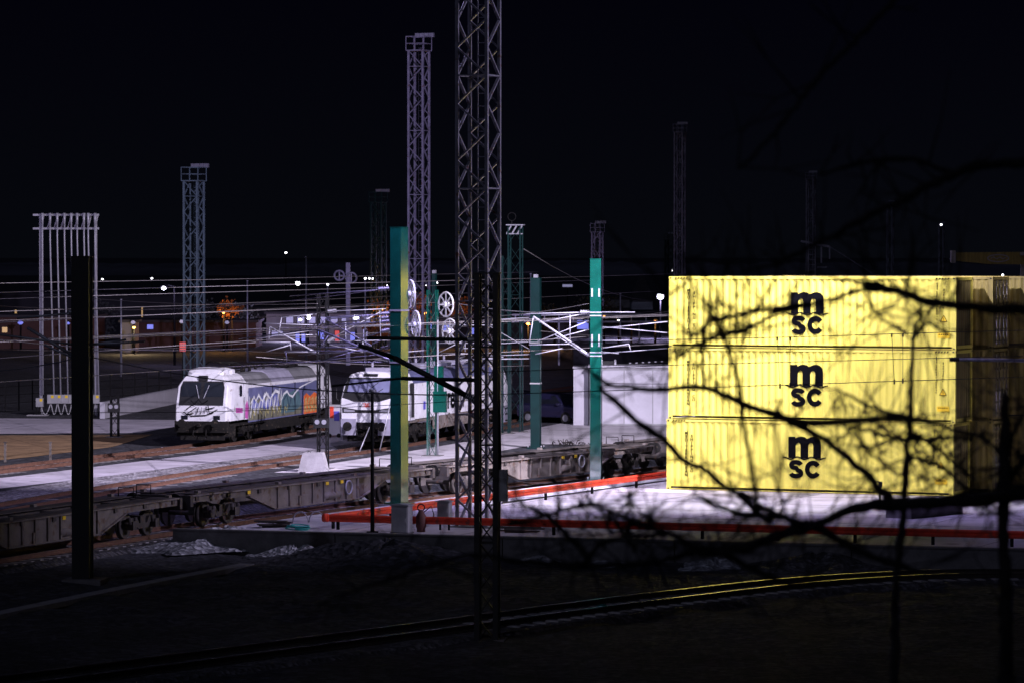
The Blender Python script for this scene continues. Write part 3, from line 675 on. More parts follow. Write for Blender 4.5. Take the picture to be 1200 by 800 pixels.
def loco2():
    L = 22.6; t = thing('locomotive', 'white electric locomotive with raked one-piece windscreen and black nose band, middle track', 'locomotive')
    prof = [(HW, 1.25), (HW, 1.9), (HW, 2.35), (HW * .97, 3.0), (HW * .80, 3.55), (HW * .55, 3.68), (0, 3.72)]
    rake = lambda z: .10 * (2.3 - z) if z < 2.3 else .62 * (z - 2.3)
    st = [(0, .88, 1, 0), (.12, .93, 1, 0), (.5, .985, 1, 0), (1.2, 1, .8, 0), (3.4, 1, 0, 0)]
    for flip in (False, True):
        c = cab_mesh(3.4, flip, prof, st, rake, 3.4, L).build('cab', M['white_paint'], t)
        s = -1 if flip else 1; yy = lambda y: (L - y) if flip else y
        def onf(x, z, d=.02): return (x, yy(rake(z) - d), z)
        k = .86 * HW
        b = MB(); b.add([onf(-k, 2.45), onf(-.5 * k, 2.28), onf(.5 * k, 2.28), onf(k, 2.45), onf(k * .92, 3.42), onf(-k * .92, 3.42)], [(0, 1, 2, 3, 4, 5)]); b.build('windscreen_surround', M['black'], c)
        b = MB(); b.add([onf(-k * .84, 2.72, .035), onf(k * .84, 2.72, .035), onf(k * .80, 3.34, .035), onf(-k * .80, 3.34, .035)], [(0, 1, 2, 3)]); b.build('windscreen', M['screen'], c)
        b = MB(); b.bar(onf(-.35, 2.5, .06), onf(.45, 3.2, .06), .03); b.bar(onf(.1, 2.45, .06), onf(.75, 2.9, .06), .03); b.build('wiper', M['black'], c)
        b = MB(); b.add([onf(-k * .98, 1.72, .03), onf(k * .98, 1.72, .03), onf(k * .98, 1.98, .03), onf(.45, 1.86, .03), onf(-.45, 1.86, .03), onf(-k * .98, 1.98, .03)], [(0, 1, 2, 3, 4, 5)]); b.build('nose_band', M['black'], c)
        for q in (-1, 1):
            b = MB(); b.add([onf(q * .62, 1.76, .045), onf(q * 1.18, 1.76, .045), onf(q * 1.18, 1.9, .045), onf(q * .62, 1.84, .045)], [(0, 1, 2, 3)]); b.build('headlight', M['galv_white'], c)
            x = q * (HW + .012); o = 0 if not flip else L
            b = MB(); b.prism([(2.5, 1.4), (3.2, 1.4), (3.2, 3.1), (2.5, 3.1)], .018, (x, o, 0), (0, s, 0), Z, (q, 0, 0)); d = b.build('cab_door', M['black'] if not flip else M['white_paint'], c)
            b = MB(); b.tube([(x + q * .06, yy(2.4), 1.2), (x + q * .06, yy(2.4), 2.5)], .022); b.build('handrail', M['galv_white'], c)
            b = MB(); b.prism([(1.5, 1.75), (1.85, 1.75), (1.85, 2.05), (1.5, 2.05)], .016, (x, o, 0), (0, s, 0), Z, (q, 0, 0)); b.build('blue_plate', M['blue_sign'], c)
            b = MB(); b.tube([(q * 1.4, yy(.25), 2.2), (q * 1.62, yy(.2), 2.4), (q * 1.62, yy(.2), 2.9)], .03); b.build('mirror', M['black'], c)
        b = MB(); b.box((0, yy(rake(3.55) - .03), 3.55), (.7, .14, .12)); b.build('top_lamp', M['black'], c)
        if not flip:
            b = MB()
            for p in ([(-.17, 0), (.17, 0), (.17, .16), (-.17, .16), (-.17, 0)],): b.ribbon(p, .022, .0, (0, yy(rake(2.1) - .05), 2.02), X, Z, -Y)
            text_mesh(b, 'DB', .14, (0, yy(rake(2.1) - .05), 2.052), X, Z, -Y, .004, .0, 'CENTER'); b.build('nose_emblem', M['red'], c)
        for q in (-1, 1):
            b = MB(); b.box((q * .95, yy(.16), 1.02), (.75, .4, .8)); b.build('corner_skirt', M['skirt_grey'], t)
        b = MB(); b.box((0, yy(.3), 1.05), (1.2, .3, .5)); b.box((0, yy(.4), .5), (2.2, .12, .4)); b.bar((0, yy(.1), 1.0), (0, yy(-.3), 1.0), .16)
        for q in (-1, 1): b.ring((q * .35, yy(.05), .75), (0, 1, 0), .2, .035); b.bar((q * .7, yy(.2), .4), (q * .2, yy(.25), .75), .06)
        for q in (-1, 1):
            for z in (.45, .8, 1.1): b.box((q * (HW - .02), yy(.9), z), (.1, .3, .08))
        b.build('coupling_gear', M['rubber'], t); buffers(t, yy(.05), s, .23)
        b = MB()
        for q in (-1, 1): b = MB(); b.box((q * (HW - .08), yy(.85), .78), (.12, .85, .85)); b.build('step_panel', M['skirt_grey'], t)
    y0, y1 = 3.4, L - 3.4
    b = MB(); loft(b, [[(HW - .012, y, 1.28), (HW - .012, y, 3.05)] for y in (y0, y1)], (True, True)); side = b.build('body_side', M['white_paint'], t)
    b = MB(); loft(b, [[(HW - .02, y, 3.055), (HW * .82, y, 3.46), (HW * .55, y, 3.60), (0, y, 3.64)] for y in (y0, y1)], (True, True)); b.build('roof', M['loco_grey'], t)
    b = MB()
    for q in (-1, 1): b.box((q * (HW - .06), L / 2, .95), (.1, 8.4, .62))
    b.box((0, L / 2, 1.18), (2.8, L - 1, .14)); rn = random.Random(3)
    for i in range(26):
        for q in (-1, 1): b.box((q * (HW - .05), 7.4 + i * .31, .95 + rn.uniform(-.2, .2)), (.16, rn.uniform(.08, .2), rn.uniform(.1, .45)))
    b.build('underframe', M['wagon'], t)
    b = MB(); text_mesh(b, 'ream', 1.6, (HW + .004, 9.5, 1.6), Y, Z, X, .04, .01); b.build('lettering', M['ink'], side)
    b = MB(); b.prism([(5.0, 1.7), (5.35, 1.7), (5.35, 2.1), (5.0, 2.1)], .012, (HW, 0, 0), Y, Z, X); b.build('blue_plate', M['blue_sign'], side)
    pantograph(t, 5.0, 3.66, M['galv']); pantograph(t, L - 5, 3.66, M['galv'])
    for y in (1.6, 6.4, 8.0, 9.5, 12.5, 15): b = MB(); b.box((.2, y, 3.78), (1.2, .9, .22)); b.tube([(-.3, y + .4, 3.8), (-.3, y + .4, 4.1)], .07); b.build('roof_equipment', M['skirt_grey'], t)
    for yc in (4.3, L - 4.3):
        g_ = loco_bogie(t, yc, 3.4, .55); wheelset(g_, yc, .55, M['rubber'])
    return t
M['screen'] = mat('reflective windscreen', (.20, .21, .34), .08, var=.2, coat=.8)
l2 = loco2(); l2.location = Vector((-7.12, 188.2, .165)); l2.rotation_euler.z = -R(14.3)

def wagon():
    """long container flat: two bogies, fish-bellied side sills with ribs, cross members"""
    L = 19.6; t = thing('flat_wagon', 'x', 'wagon', group='empty container flat wagons')
    for q in (-1, 1):
        b = MB(); x = q * 1.18
        prof = [(.2, 1.2), (L - .2, 1.2), (L - .2, .95), (L - 4.4, .95), (L - 6.4, .38), (6.4, .38), (4.4, .95), (.2, .95)]
        b.prism(prof, .014, (x, 0, 0), Y, Z, X)
        b.box((x, L / 2, 1.2), (.2, L - .3, .05)); b.box((x, L / 2, .37), (.2, L - 12.9, .05))
        b.bar((x, 4.4, .94), (x, 6.4, .37), .2, .05); b.bar((x, L - 4.4, .94), (x, L - 6.4, .37), .2, .05)
        for i in range(8): b.box((x + q * .03, 6.6 + i * (L - 13.2) / 7, .78), (.1, .09, .8))
        b.build('side_sill', M['wagon'], t)
    b = MB()
    for i in range(9): b.box((0, .6 + i * (L - 1.2) / 8, 1.1), (2.5, .22, .16))
    for x in (-.5, .5): b.box((x, L / 2, 1.08), (.12, L - .6, .2))
    b.build('cross_members', M['wagon_dark'], t)
    b = MB()
    for x in (-.85, .85): b.box((x, L / 2, 1.245), (.75, L - 1.0, .03))
    b.build('deck_plate', M['wagon_dark'], t)
    for y, s in ((.1, 1), (L - .1, -1)):
        b = MB(); b.box((0, y, 1.02), (2.6, .2, .4)); b.bar((0, y, 1.0), (0, y - s * .3, 1.0), .14); b.tube([(.0, y - s * .25, .95), (.05, y - s * .3, .6), (0, y - s * .15, .45)], .04); b.build('headstock', M['wagon_dark'], t); buffers(t, y, s, .25)
        b = MB(); b.tube([(-1.1, y + s * .15, 1.2), (-1.1, y + s * .15, 1.55), (-.5, y + s * .15, 1.55), (-.5, y + s * .15, 1.2)], .022); b.build('handrail', M['black_steel'], t)
    for yy in (2.7, L - 2.7):
        b = MB()
        for q in (-1, 1):
            x = q * 1.0; b.prism([(-1.25, .55), (-1.1, .72), (-.5, .72), (-.3, .5), (.3, .5), (.5, .72), (1.1, .72), (1.25, .55), (1.1, .5), (.55, .5), (.4, .32), (-.4, .32), (-.55, .5), (-1.1, .5)], .12, (x - .06, yy, 0), Y, Z, X)
            for a in (-.9, .9):
                b.box((x + q * .08, yy + a, .46), (.22, .34, .3))
                for e in (-.22, .22): b.cyl((x + q * .08, yy + a + e, .5), (x + q * .08, yy + a + e, .74), .08, 8)
        b.box((0, yy, .6), (2.1, .4, .3)); g_ = b.build('bogie', M['wagon_dark'], t)
        for a in (-.9, .9): wheelset(g_, yy + a, .46, M['wagon_dark'])
    b = MB(); b.ring((1.27, 9.0 + 3.2, .85), (1, 0, 0), .26, .03); b.build('brake_wheel', M['galv_white'], t)
    b = MB(); b.box((1.1, 8.6, .55), (.3, .7, .4)); b.build('brake_gear', M['wagon'], t); b = MB(); b.cyl((1.1, 10.2, .6), (1.1, 11.6, .6), .18, 12); b.build('air_tank', M['wagon'], t)
    b = MB()
    for y in (4.3, 10.4, 11.6): b = MB(); b.box((1.285, y, 1.1), (.012, .22, .12)); b.build('yellow_plate', M['sign_yellow'], t)
    b = MB()
    for y in (.8, 6.8, 6.95 + 5.9, L - .8):
        for x in (-1.13, 1.13): b = MB(); b.box((x, y, 1.30), (.16, .22, .1)); b.build('container_spigot', M['wagon'], t)
    return t
T1F = resample(T1P, .25)
def t1_at(s): 
    i = int(s / .25); i = min(max(i, 0), len(T1F) - 2); return T1F[i]
def nearest(p): return min(range(len(T1F)), key=lambda i: (T1F[i] - Vector((p[0], p[1], 0))).length) * .25
s0 = nearest(G(462, 575, 0.0) + Vector((-1.2, .6, 0)))                   # the gap between the two wagons in view
wg = wagon()
for k, lab in ((-1, 'flat wagon on the left, its ribbed side between the black pole and the yellow-lit column'), (-2, 'flat wagon cut by the left edge of the photo, its dark bogie end in view'), (0, 'flat wagon right of centre, pale brake wheel on its side behind the red guard rail'), (1, 'flat wagon farthest right, mostly hidden behind the yellow containers')):
    o = wg if k == -1 else copy_tree(wg); o['label'] = lab
    a = s0 + k * 20.75 + .6; p, q = t1_at(a + 2.7), t1_at(a + 19.6 - 2.7); d = (q - p).normalized()
    o.location = p - d * 2.7 + Vector((0, 0, -.18)); o.rotation_euler.z = math.atan2(d.y, d.x) - math.pi / 2
# ------------------------------------------------------------------ lattice towers, masts, columns
def lattice(t, wdt, h, panel, leg, br, mats, z0=0.0, ladder=False, plat=True, taper=1.0, lamps=0, wy=None):
    """square lattice shaft: four legs, bracing on every face"""
    wy = wy or wdt
    def cn(i, z):
        k = 1 - (1 - taper) * (z - z0) / h; return Vector(((-1, 1, 1, -1)[i] * wdt / 2 * k, (-1, -1, 1, 1)[i] * wy / 2 * k, z))
    for i in range(4): b = MB(); b.bar(cn(i, z0), cn(i, z0 + h), leg, leg, (1, 0, 0)); b.build('leg', mats[0], t)
    n = max(2, int(h / panel)); ph = h / n
    for f in range(4):
        b = MB(); a, c = f, (f + 1) % 4
        for k in range(n):
            z, z2 = z0 + k * ph, z0 + (k + 1) * ph
            b.bar(cn(a if k % 2 else c, z), cn(c if k % 2 else a, z2), br, br * .55)
            if k % 4 == 0: b.bar(cn(a, z + .01), cn(c, z + .01), br * .9, br * .5)
        b.build('bracing', mats[1], t)
    b = MB(); b.box((0, 0, z0 - .1), (wdt + .5, wy + .5, .3)); b.build('footing', M['wall_concrete'], t)
    if ladder:
        b = MB()
        for x in (-.2, .2): b.bar((x, wy / 2 - .14, z0 + 1), (x, wy / 2 - .14, z0 + h), .05, .03)
        for k in range(int(h / .45)): b.bar((-.2, wy / 2 - .14, z0 + 1 + k * .45), (.2, wy / 2 - .14, z0 + 1 + k * .45), .028)
        b.build('ladder', mats[0], t)
    if plat:
        zt = z0 + h; b = MB(); e = wdt / 2 + .14
        b.box((0, 0, zt), (2 * e, 2 * e, .08))
        for z in (.5, 1.0):
            for p, q in (((-e, -e), (e, -e)), ((e, -e), (e, e)), ((e, e), (-e, e)), ((-e, e), (-e, -e))): b.bar((*p, zt + z), (*q, zt + z), .05)
        for p in ((-e, -e), (e, -e), (e, e), (-e, e), (0, -e), (0, e)): b.bar((*p, zt), (*p, zt + 1.0), .05)
        b.build('platform', mats[0], t)
        for k in range(lamps):
            b = MB(); x = -e + .25 + k * (2 * e - .3) / max(1, lamps - 1); b.box((x, e + .12, zt + 1.15), (.34, .22, .3)); b.bar((x, e, zt + 1.0), (x, e + .1, zt + 1.1), .06); b.build('floodlight', M['galv'], t)
    return t
def tower(label, loc, wdt, h, steel='tower_steel', rz=-TH, panel=1.0, leg=.12, br=.09, ladder=True, lamps=4, group='lattice floodlight towers', brs=None):
    t = thing('floodlight_tower', label, 'tower', loc, rz, group)
    return lattice(t, wdt, h, panel, leg, br, (M[steel], M[brs or steel]), ladder=ladder, lamps=lamps)
tower('nearest and tallest lattice tower in the centre, running out of the top of the photo', (TOWER.x, TOWER.y, 0), 1.14, TOPZ - 1, leg=.11, br=.1, panel=.98)
def base_at(px, D, z=0): p = W(px, 400, D); p.z = z; return p
tower('second tallest lattice tower, left of the central one, bluish with lamps on top', base_at(491, 277), 1.12, 24.2, panel=1.1, leg=.14)
tower('lattice tower rising behind the graffiti covered locomotive on the left', base_at(227.5, 286), 1.1, 15.0, 'tower_green', panel=1.1, leg=.13)
tower('dim green lattice tower directly left of the yellow-green column', base_at(443.5, 380), 1.1, 14.6, 'teal_dark', panel=1.3, leg=.16, br=.12)
tower('faint tall lattice tower above the left end of the yellow containers', base_at(796.5, 480), 1.05, 24.6, panel=1.5, leg=.16, br=.12)
tower('faint lattice tower with white crane gear at its foot, above the black emblems', base_at(950, 600), 1.1, 21, panel=1.8, leg=.18, br=.13)
tower('faintest thin lattice tower above the right half of the yellow containers', base_at(1043, 800), 1.1, 19, panel=2.5, leg=.22, br=.14)
tower('dim short lattice tower straight behind the top of the bright teal column', base_at(700, 450), 1.0, 12.0, panel=1.4, leg=.15, br=.12)
tower('tiny far lattice tower near the right edge of the photo', base_at(1103, 1000), 1.1, 16, panel=3, leg=.2, br=.14)
tower('broad dim lattice mast beside the bright white lamp left of the containers', base_at(786, 620), 1.4, 11.5, 'teal_dark', panel=1.6, leg=.2, br=.15)
# crane gear by the faint tower
t = thing('crane_trolley', 'white lit crane ladder and trolley low on the faint tower above the emblems', 'crane', base_at(951, 560))
b = MB()
for x in (-.5, .5): b.bar((x, 0, 3), (x, 0, 10.6), .16)
for k in range(9): b.bar((-.5, 0, 4 + k * .75), (.5, 0, 4 + k * .75), .1)
b.build('ladder', M['galv_white'], t)
b = MB(); b.bar((-1.6, 0, 11.2), (2.6, 0, 10.4), .3); b.bar((1.4, 0, 8), (1.4, 0, 10.4), .2); b.bar((2.6, 0, 8.6), (2.6, 0, 10.4), .2); b.bar((.8, 0, 7.4), (2.2, 0, 7.4), .15); b.bar((2.6, 0, 10.4), (9, 2, 6.5), .12); b.build('jib', M['galv_white'], t)

def column(label, px, py, ytop, size, m='teal', rz=-TH, group='green painted catenary columns', z=0.0):
    p = G(px, py, z); h = 9.8 - (ytop - 294) * p.y / FPX - z; t = thing('catenary_column', label, 'column', p, rz, group)
    b = MB(); s = size
    b.box((0, 0, h / 2), (s, s, h))
    b.build('shaft', M[m], t)
    b = MB(); b.box((0, 0, .03), (s * 1.7, s * 1.7, .06)); b.box((0, 0, h + .012), (s * 1.06, s * 1.06, .024)); b.build('base_plate', M[m], t)
    b = MB(); b.box((0, 0, -.12), (s * 2.4, s * 2.4, .22)); b.build('footing', M['wall_concrete'], t)
    return t, p, h
colY, pY, hY = column('tall green column at the centre left with a yellow sheen on its right face', 468, 590, 267, .50, 'teal_sheen', -R(33))
colT, pT, hT = column('bright teal column standing just left of the yellow containers', 698, 563, 304, .46, 'teal', -R(3))
colD, pD, hD = column('dark green column left of the bright teal one, white cap on top', 628, 525, 326, .46, 'teal_dark', -R(12))
colL, pL, hL = column('slim dark green column behind the spoked wheels, right of the second tallest tower', 509, 500, 321, .22, 'teal_dark')
b = MB(); b.box((0, 0, hL + .1), (.18, .18, .2)); b.build('cap', M['galv_white'], colL)
b = MB(); b.box((0, 0, hD + .09), (.2, .2, .18)); b.build('cap', M['galv_white'], colD)
# plates on the bright teal column
b = MB()
for z in (hT - 1.42, hT - 3.45):
    for x in (-.15, .15): b.box((x, -.225, z), (.07, .05, .36 if z > 7 else .52))
b.build('reflective_plate', M['galv_white'], colT)
b = MB()
for z in (hT - 2.26, hT - 2.4, hT - 3.95, hT - 4.1): b.box((0, 0, z), (.50, .50, .05))
b.build('clamp_band', M['galv_white'], colT)
# fittings on the columns: weld seams, clamps, cable pipe, number plate
for cl, hh_, sz in ((colY, hY, .5), (colT, hT, .46), (colD, hD, .46)):
    for z in ((hh_ - 3.2, hh_ - 5.2) if cl is not colT else ()): b = MB(); b.box((0, 0, z), (sz + .05, sz + .05, .07)); b.build('clamp_band', M['cabinet'], cl)
    if cl is colY: continue
    b = MB(); b.tube([(sz / 2 + .03, -sz * .2, .1), (sz / 2 + .03, -sz * .2, hh_ - 2.3)], .022, 6); b.build('cable_pipe', M['teal_dark'], cl)
    for x in (-1, 1):
        for y in (-1, 1): b = MB(); b.cyl((x * sz * .72, y * sz * .72, .05), (x * sz * .72, y * sz * .72, .16), .03, 6); b.build('anchor_bolt', M['galv'], cl)
# near, unlit column and masts in the dark foreground
pB = G(97, 681, LOW); hB = 9.8 - (301 - 294) * pB.y / FPX - LOW
t = thing('dark_column', 'thick black unlit column in the left foreground', 'column', pB, -R(8)); colB = t
b = MB(); b.box((0, -.27, hB / 2), (.56, .03, hB)); b.box((0, .27, hB / 2), (.56, .03, hB)); b.box((.2, 0, hB / 2), (.03, .5, hB)); b.box((-.2, 0, hB / 2), (.03, .5, hB)); b.build('shaft', M['black'], t)
b = MB(); b.box((0, 0, hB + .012), (.6, .6, .024)); b.box((0, 0, .04), (.9, .9, .08)); b.build('base_plate', M['black'], t)
b = MB(); b.box((.1, 0, -.05), (1.25, 1.25, .3)); b.build('footing', M['wall_concrete'], t)
pM = G(571, 750, LOW); hM = 9.8 - (321 - 294) * pM.y / FPX - LOW
mastM = thing('lattice_mast', 'black lattice mast in the centre foreground, in front of the tall tower', 'mast', pM, -R(6))
lattice(mastM, .50, hM, .62, .14, .06, (M['black'], M['black']), z0=0, plat=False)
b = MB(); b.box((0, 0, hM + .02), (.7, .7, .04)); b.build('cap', M['black'], mastM)
pt = W(587, 568, pM.y) - pM; b = MB(); b.box((.42, -.1, pt.z), (.28, .25, .85)); b.build('junction_box', M['cabinet'], mastM)

def small_mast(label, px, py, ytop, wdt, m, panel=.75, z=0, leg=.065, br=.035, group='slender lattice masts'):
    p = G(px, py, z); h = 9.8 - (ytop - 294) * p.y / FPX - z; t = thing('lattice_mast', label, 'mast', p, -R(12), group)
    lattice(t, wdt, h, panel, leg, br, (M[m], M[m]), plat=False); return t, p, h
m378, p378, h378 = small_mast('dark lattice mast between the two locomotives', 378.5, 549, 345, .40, 'black_steel')
mT, pmT, hmT = small_mast('lit teal lattice mast in front of the middle locomotive, box on its side', 507, 534, 340, .42, 'teal')
m592, p592, h592 = small_mast('dark teal lattice mast left of the parked cars', 592.5, 508, 300, .40, 'teal_dark')
m604, p604, h604 = small_mast('twin-legged teal lattice mast with white head, right of the central tower', 604, 506, 266, .66, 'teal_dark', .9)
b = MB(); b.box((0, 0, h604 + .1), (.95, .5, .06))
for x in (-.3, 0, .3): b.bar((x - .12, -.25, h604 - .35), (x + .12, -.25, h604 + .05), .07)
b.box((0, -.25, h604 - .38), (.9, .05, .06)); b.build('head_frame', M['galv_white'], m604)
b = MB(); b.ring((-.2, 0, h604 + .55), (0, 1, 0), .22, .025); b.bar((-.2, 0, h604 + .1), (-.2, 0, h604 + .35), .05); b.build('hoop', M['black_steel'], m604)
# switch box and rod on the teal mast
D = pmT.y; b = MB(); zz = 9.8 - (470 - 294) * D / FPX; b.box((.42, -.25, zz), (.62, .3, 1.0)); b.box((.36, -.22, zz + 1.1), (.42, .24, 1.2)); b.build('switch_box', M['teal'], mT)
b = MB(); b.tube([(.32, -.3, .1), (.32, -.3, 6.5)], .05); b.build('earthing_pipe', M['galv_white'], mT)

# dwarf signals with two round lamps
def dwarf(label, px, py, ytop, ybase):
    p = G(px, ybase); h = 9.8 - (ytop - 294) * p.y / FPX; t = thing('dwarf_signal', label, 'signal', p, -R(5), 'signals with two white discs')
    lattice(t, .38, h - .15, .5, .06, .04, (M['black_steel'], M['black_steel']), plat=False)
    zl = 9.8 - (py - 294) * p.y / FPX
    b = MB(); b.box((0, -.26, zl), (.62, .2, .46)); hd_ = b.build('signal_head', M['black'], t)
    for x in (-.15, .15): b = MB(); b.cyl((x, -.36, zl + .05), (x, -.39, zl + .05), .11, 14); b.build('lens', M['galv_white'], hd_)
    return t
dwarf('dwarf signal on a lattice stand left of the graffiti covered locomotive', 134.5, 477, 460, 512)
b = MB(); zl = 9.8 - (495 - 294) * p378.y / FPX
b.box((0, -.32, zl), (.66, .2, .42)); sh = b.build('signal_head', M['black'], m378)
for x in (-.16, .16): b = MB(); b.cyl((x, -.42, zl + .05), (x, -.45, zl + .05), .11, 14); b.build('lens', M['galv_white'], sh)

# spoked tension wheels
def tension_wheel(label, px, py, D, r, yaw):
    t = thing('tension_wheel', label, 'wheel', W(px, py, D), yaw, 'white spoked tension wheels')
    b = MB(); b.ring((0, 0, 0), (1, 0, 0), r, .045, 28); b.build('rim', M['white_paint'], t)
    for k in range(4):
        a = k * math.pi / 4; d = Vector((0, math.cos(a), math.sin(a))) * r; b = MB(); b.bar(-d, d, .05, .05, (1, 0, 0)); b.build('spoke', M['white_paint'], t)
    b = MB(); b.cyl((-.14, 0, 0), (.14, 0, 0), .13, 12); b.build('hub', M['white_paint'], t)
    b = MB(); b.bar((-.12, 0, 0), (-.5, -.1, 0), .07); b.build('bracket', M['galv'], t)
tension_wheel('upper white spoked wheel beside the yellow sheened column', 481.5, 345, 149.5, .54, -R(72) + math.pi / 2)
tension_wheel('lower white spoked wheel beside the yellow sheened column', 487.5, 381, 149.5, .54, -R(72) + math.pi / 2)
tension_wheel('upper white spoked wheel between the central tower and the second tower', 522.5, 357, 178, .56, -R(52) + math.pi / 2)
tension_wheel('lower white spoked wheel half hidden by tubes, left of the central tower', 527, 388, 178, .56, -R(52) + math.pi / 2)

# ------------------------------------------------------------------ catenary cantilevers (parts of the masts that carry them) and wires
def cantilever(par, D, segs, m='galv_white', r=.022, ins=()):
    """tubes given by the places of their ends on the mast's own distance D (and D2 when the far end reaches back)"""
    inv = Matrix.Translation(par.location) @ Matrix.Rotation(par.rotation_euler.z, 4, 'Z'); inv.invert()
    b = MB()
    for s in segs:
        d1 = s[4] if len(s) > 4 else D; d2 = s[5] if len(s) > 5 else d1
        b.tube([inv @ W(s[0], s[1], d1), inv @ W(s[2], s[3], d2)], r if len(s) < 7 else s[6], 7)
    c = b.build('cantilever', M[m], par)
    for px, py, px2, py2 in ins:
        p, q = inv @ W(px, py, D), inv @ W(px2, py2, D); b = MB()
        pts = [p.lerp(q, i / 12) for i in range(13)]; b.tube(pts, [.05 if i % 2 else .11 for i in range(13)], 8); b.build('insulator', M['galv'], c)
    return c
cantilever(colY, 149, [(456, 368, 383, 372), (456, 368, 383, 374), (456, 421, 370, 385, 149, 151, .045), (455, 424, 290, 424, 149, 153), (440, 411, 335, 411, 149, 152), (335, 411, 336, 423, 152), (370, 424, 432, 407, 150), (382, 372, 370, 386, 150), (430, 407, 375, 407, 151, 152), (375, 407, 385, 393, 152)], ins=[(446, 368, 458, 367), (448, 418, 458, 422)])
cantilever(colY, 149, [(435, 405, 382, 374, 151, 152, .035), (436, 378, 340, 389, 151, 155), (436, 378, 280, 397, 151, 158), (457, 394, 436, 403, 149), (446, 407, 470, 402, 149), (457, 339, 340, 347, 149, 158, .025), (456, 377, 380, 381, 149, 154, .025)], ins=[(443, 339, 458, 338), (447, 377, 458, 376)])
cantilever(m378, p378.y, [(370, 413, 316, 383, p378.y, p378.y, .035), (372, 381, 310, 379), (340, 401, 304, 401), (340, 401, 341, 410), (316, 383, 315, 398), (340, 404, 312, 412), (372, 412, 333, 412), (300, 397, 372, 386)], ins=[(363, 410, 373, 414)])
cantilever(m378, p378.y, [(385, 365, 452, 362), (385, 398, 445, 366), (385, 400, 470, 398), (386, 404, 425, 412), (425, 398, 426, 412), (445, 364, 446, 396), (372, 392, 322, 394), (372, 368, 330, 372), (330, 372, 326, 394)], ins=[(384, 365, 394, 364), (384, 400, 393, 395)])
cantilever(colY, 149, [(457, 372, 395, 378, 149, 157), (457, 386, 405, 402, 149, 156), (405, 378, 405, 402, 156), (457, 408, 350, 416, 149, 158), (457, 414, 300, 430, 149, 160)], ins=[(447, 373, 458, 372), (447, 388, 458, 386)])
cantilever(colT, pT.y, [(690, 366, 616, 368), (688, 414, 625, 371, pT.y, pT.y, .05), (688, 416, 650, 392), (668, 403, 620, 404), (625, 371, 620, 404), (688, 367, 632, 378), (668, 369, 668, 402), (690, 386, 645, 398), (659, 408, 627, 415), (690, 376, 630, 400)], ins=[(680, 366, 691, 366), (680, 410, 690, 416)])
cantilever(colT, pT.y, [(704, 408, 737, 403), (704, 414, 782, 408), (737, 403, 739, 411), (704, 399, 742, 399), (704, 366, 744, 366), (704, 385, 782, 377), (706, 383, 782, 390), (704, 412, 725, 414)], r=.022)
cantilever(colD, pD.y, [(622, 372, 560, 376), (622, 410, 570, 380), (622, 400, 556, 405), (634, 370, 672, 368), (622, 415, 565, 417), (575, 417, 580, 402), (622, 420, 540, 421, pD.y, pD.y, .03)])
cantilever(mT, pmT.y, [(502, 379, 400, 383), (512, 381, 580, 381), (512, 414, 545, 398), (545, 398, 545, 412), (512, 402, 590, 402), (535, 408, 560, 408), (502, 410, 440, 415), (512, 425, 590, 418)], r=.022)
# dark cantilever of the black foreground mast: long strut, with insulators
cantilever(mastM, pM.y, [(560, 470, 462, 419, pM.y, pM.y, .075), (462, 419, 420, 404, pM.y, pM.y, .06), (560, 398, 430, 396, pM.y, pM.y, .05), (558, 445, 470, 443, pM.y, pM.y, .055), (470, 443, 388, 452, pM.y, pM.y, .03), (585, 467, 587, 575, pM.y, pM.y, .03)], 'black', ins=[(546, 463, 560, 470), (548, 398, 560, 398)])
cantilever(colB, pB.y, [(97, 423, 32, 384, pB.y, pB.y, .05), (97, 366, 20, 373), (97, 424, 52, 404), (97, 368, 70, 368), (97, 405, 0, 392), (104, 404, 170, 400, pB.y, pB.y, .035), (104, 404, 148, 398)], 'galv', .035, ins=[(81, 366, 94, 366), (84, 416, 95, 422)])

def wire(label, pts, r=.017, group='overhead line wires', m='wire'):
    P = [Vector(p) for p in pts]; o = P[0].copy(); b = MB(); b.tube([p - o for p in P], r, 5)
    w_ = b.build('overhead_wire', M[m], None, o); tag(w_, label, 'wire', group); return w_
def sag(p, q, s, n=10): p, q = Vector(p), Vector(q); return [p.lerp(q, i / n) - Vector((0, 0, 4 * s * (i / n) * (1 - i / n))) for i in range(n + 1)]
def over(P, y0, y1, z, off=0): return [Vector((p.x, p.y, z)) for p in strip_pts(resample(P, 3), off) if y0 < p.y < y1]
for P, nm, y0, y1 in ((T2P, 'middle', 135, 260), (T3P, 'far left', 140, 260), (T1P, 'wagon', 118, 260)):
    zc = 5.75 if P is not T1P else 5.5
    wire('thin contact wire over the %s track' % nm, over(P, y0, y1, zc)); wire('thin carrier wire above the contact wire of the %s track' % nm, over(P, y0, y1, zc + 1.35))
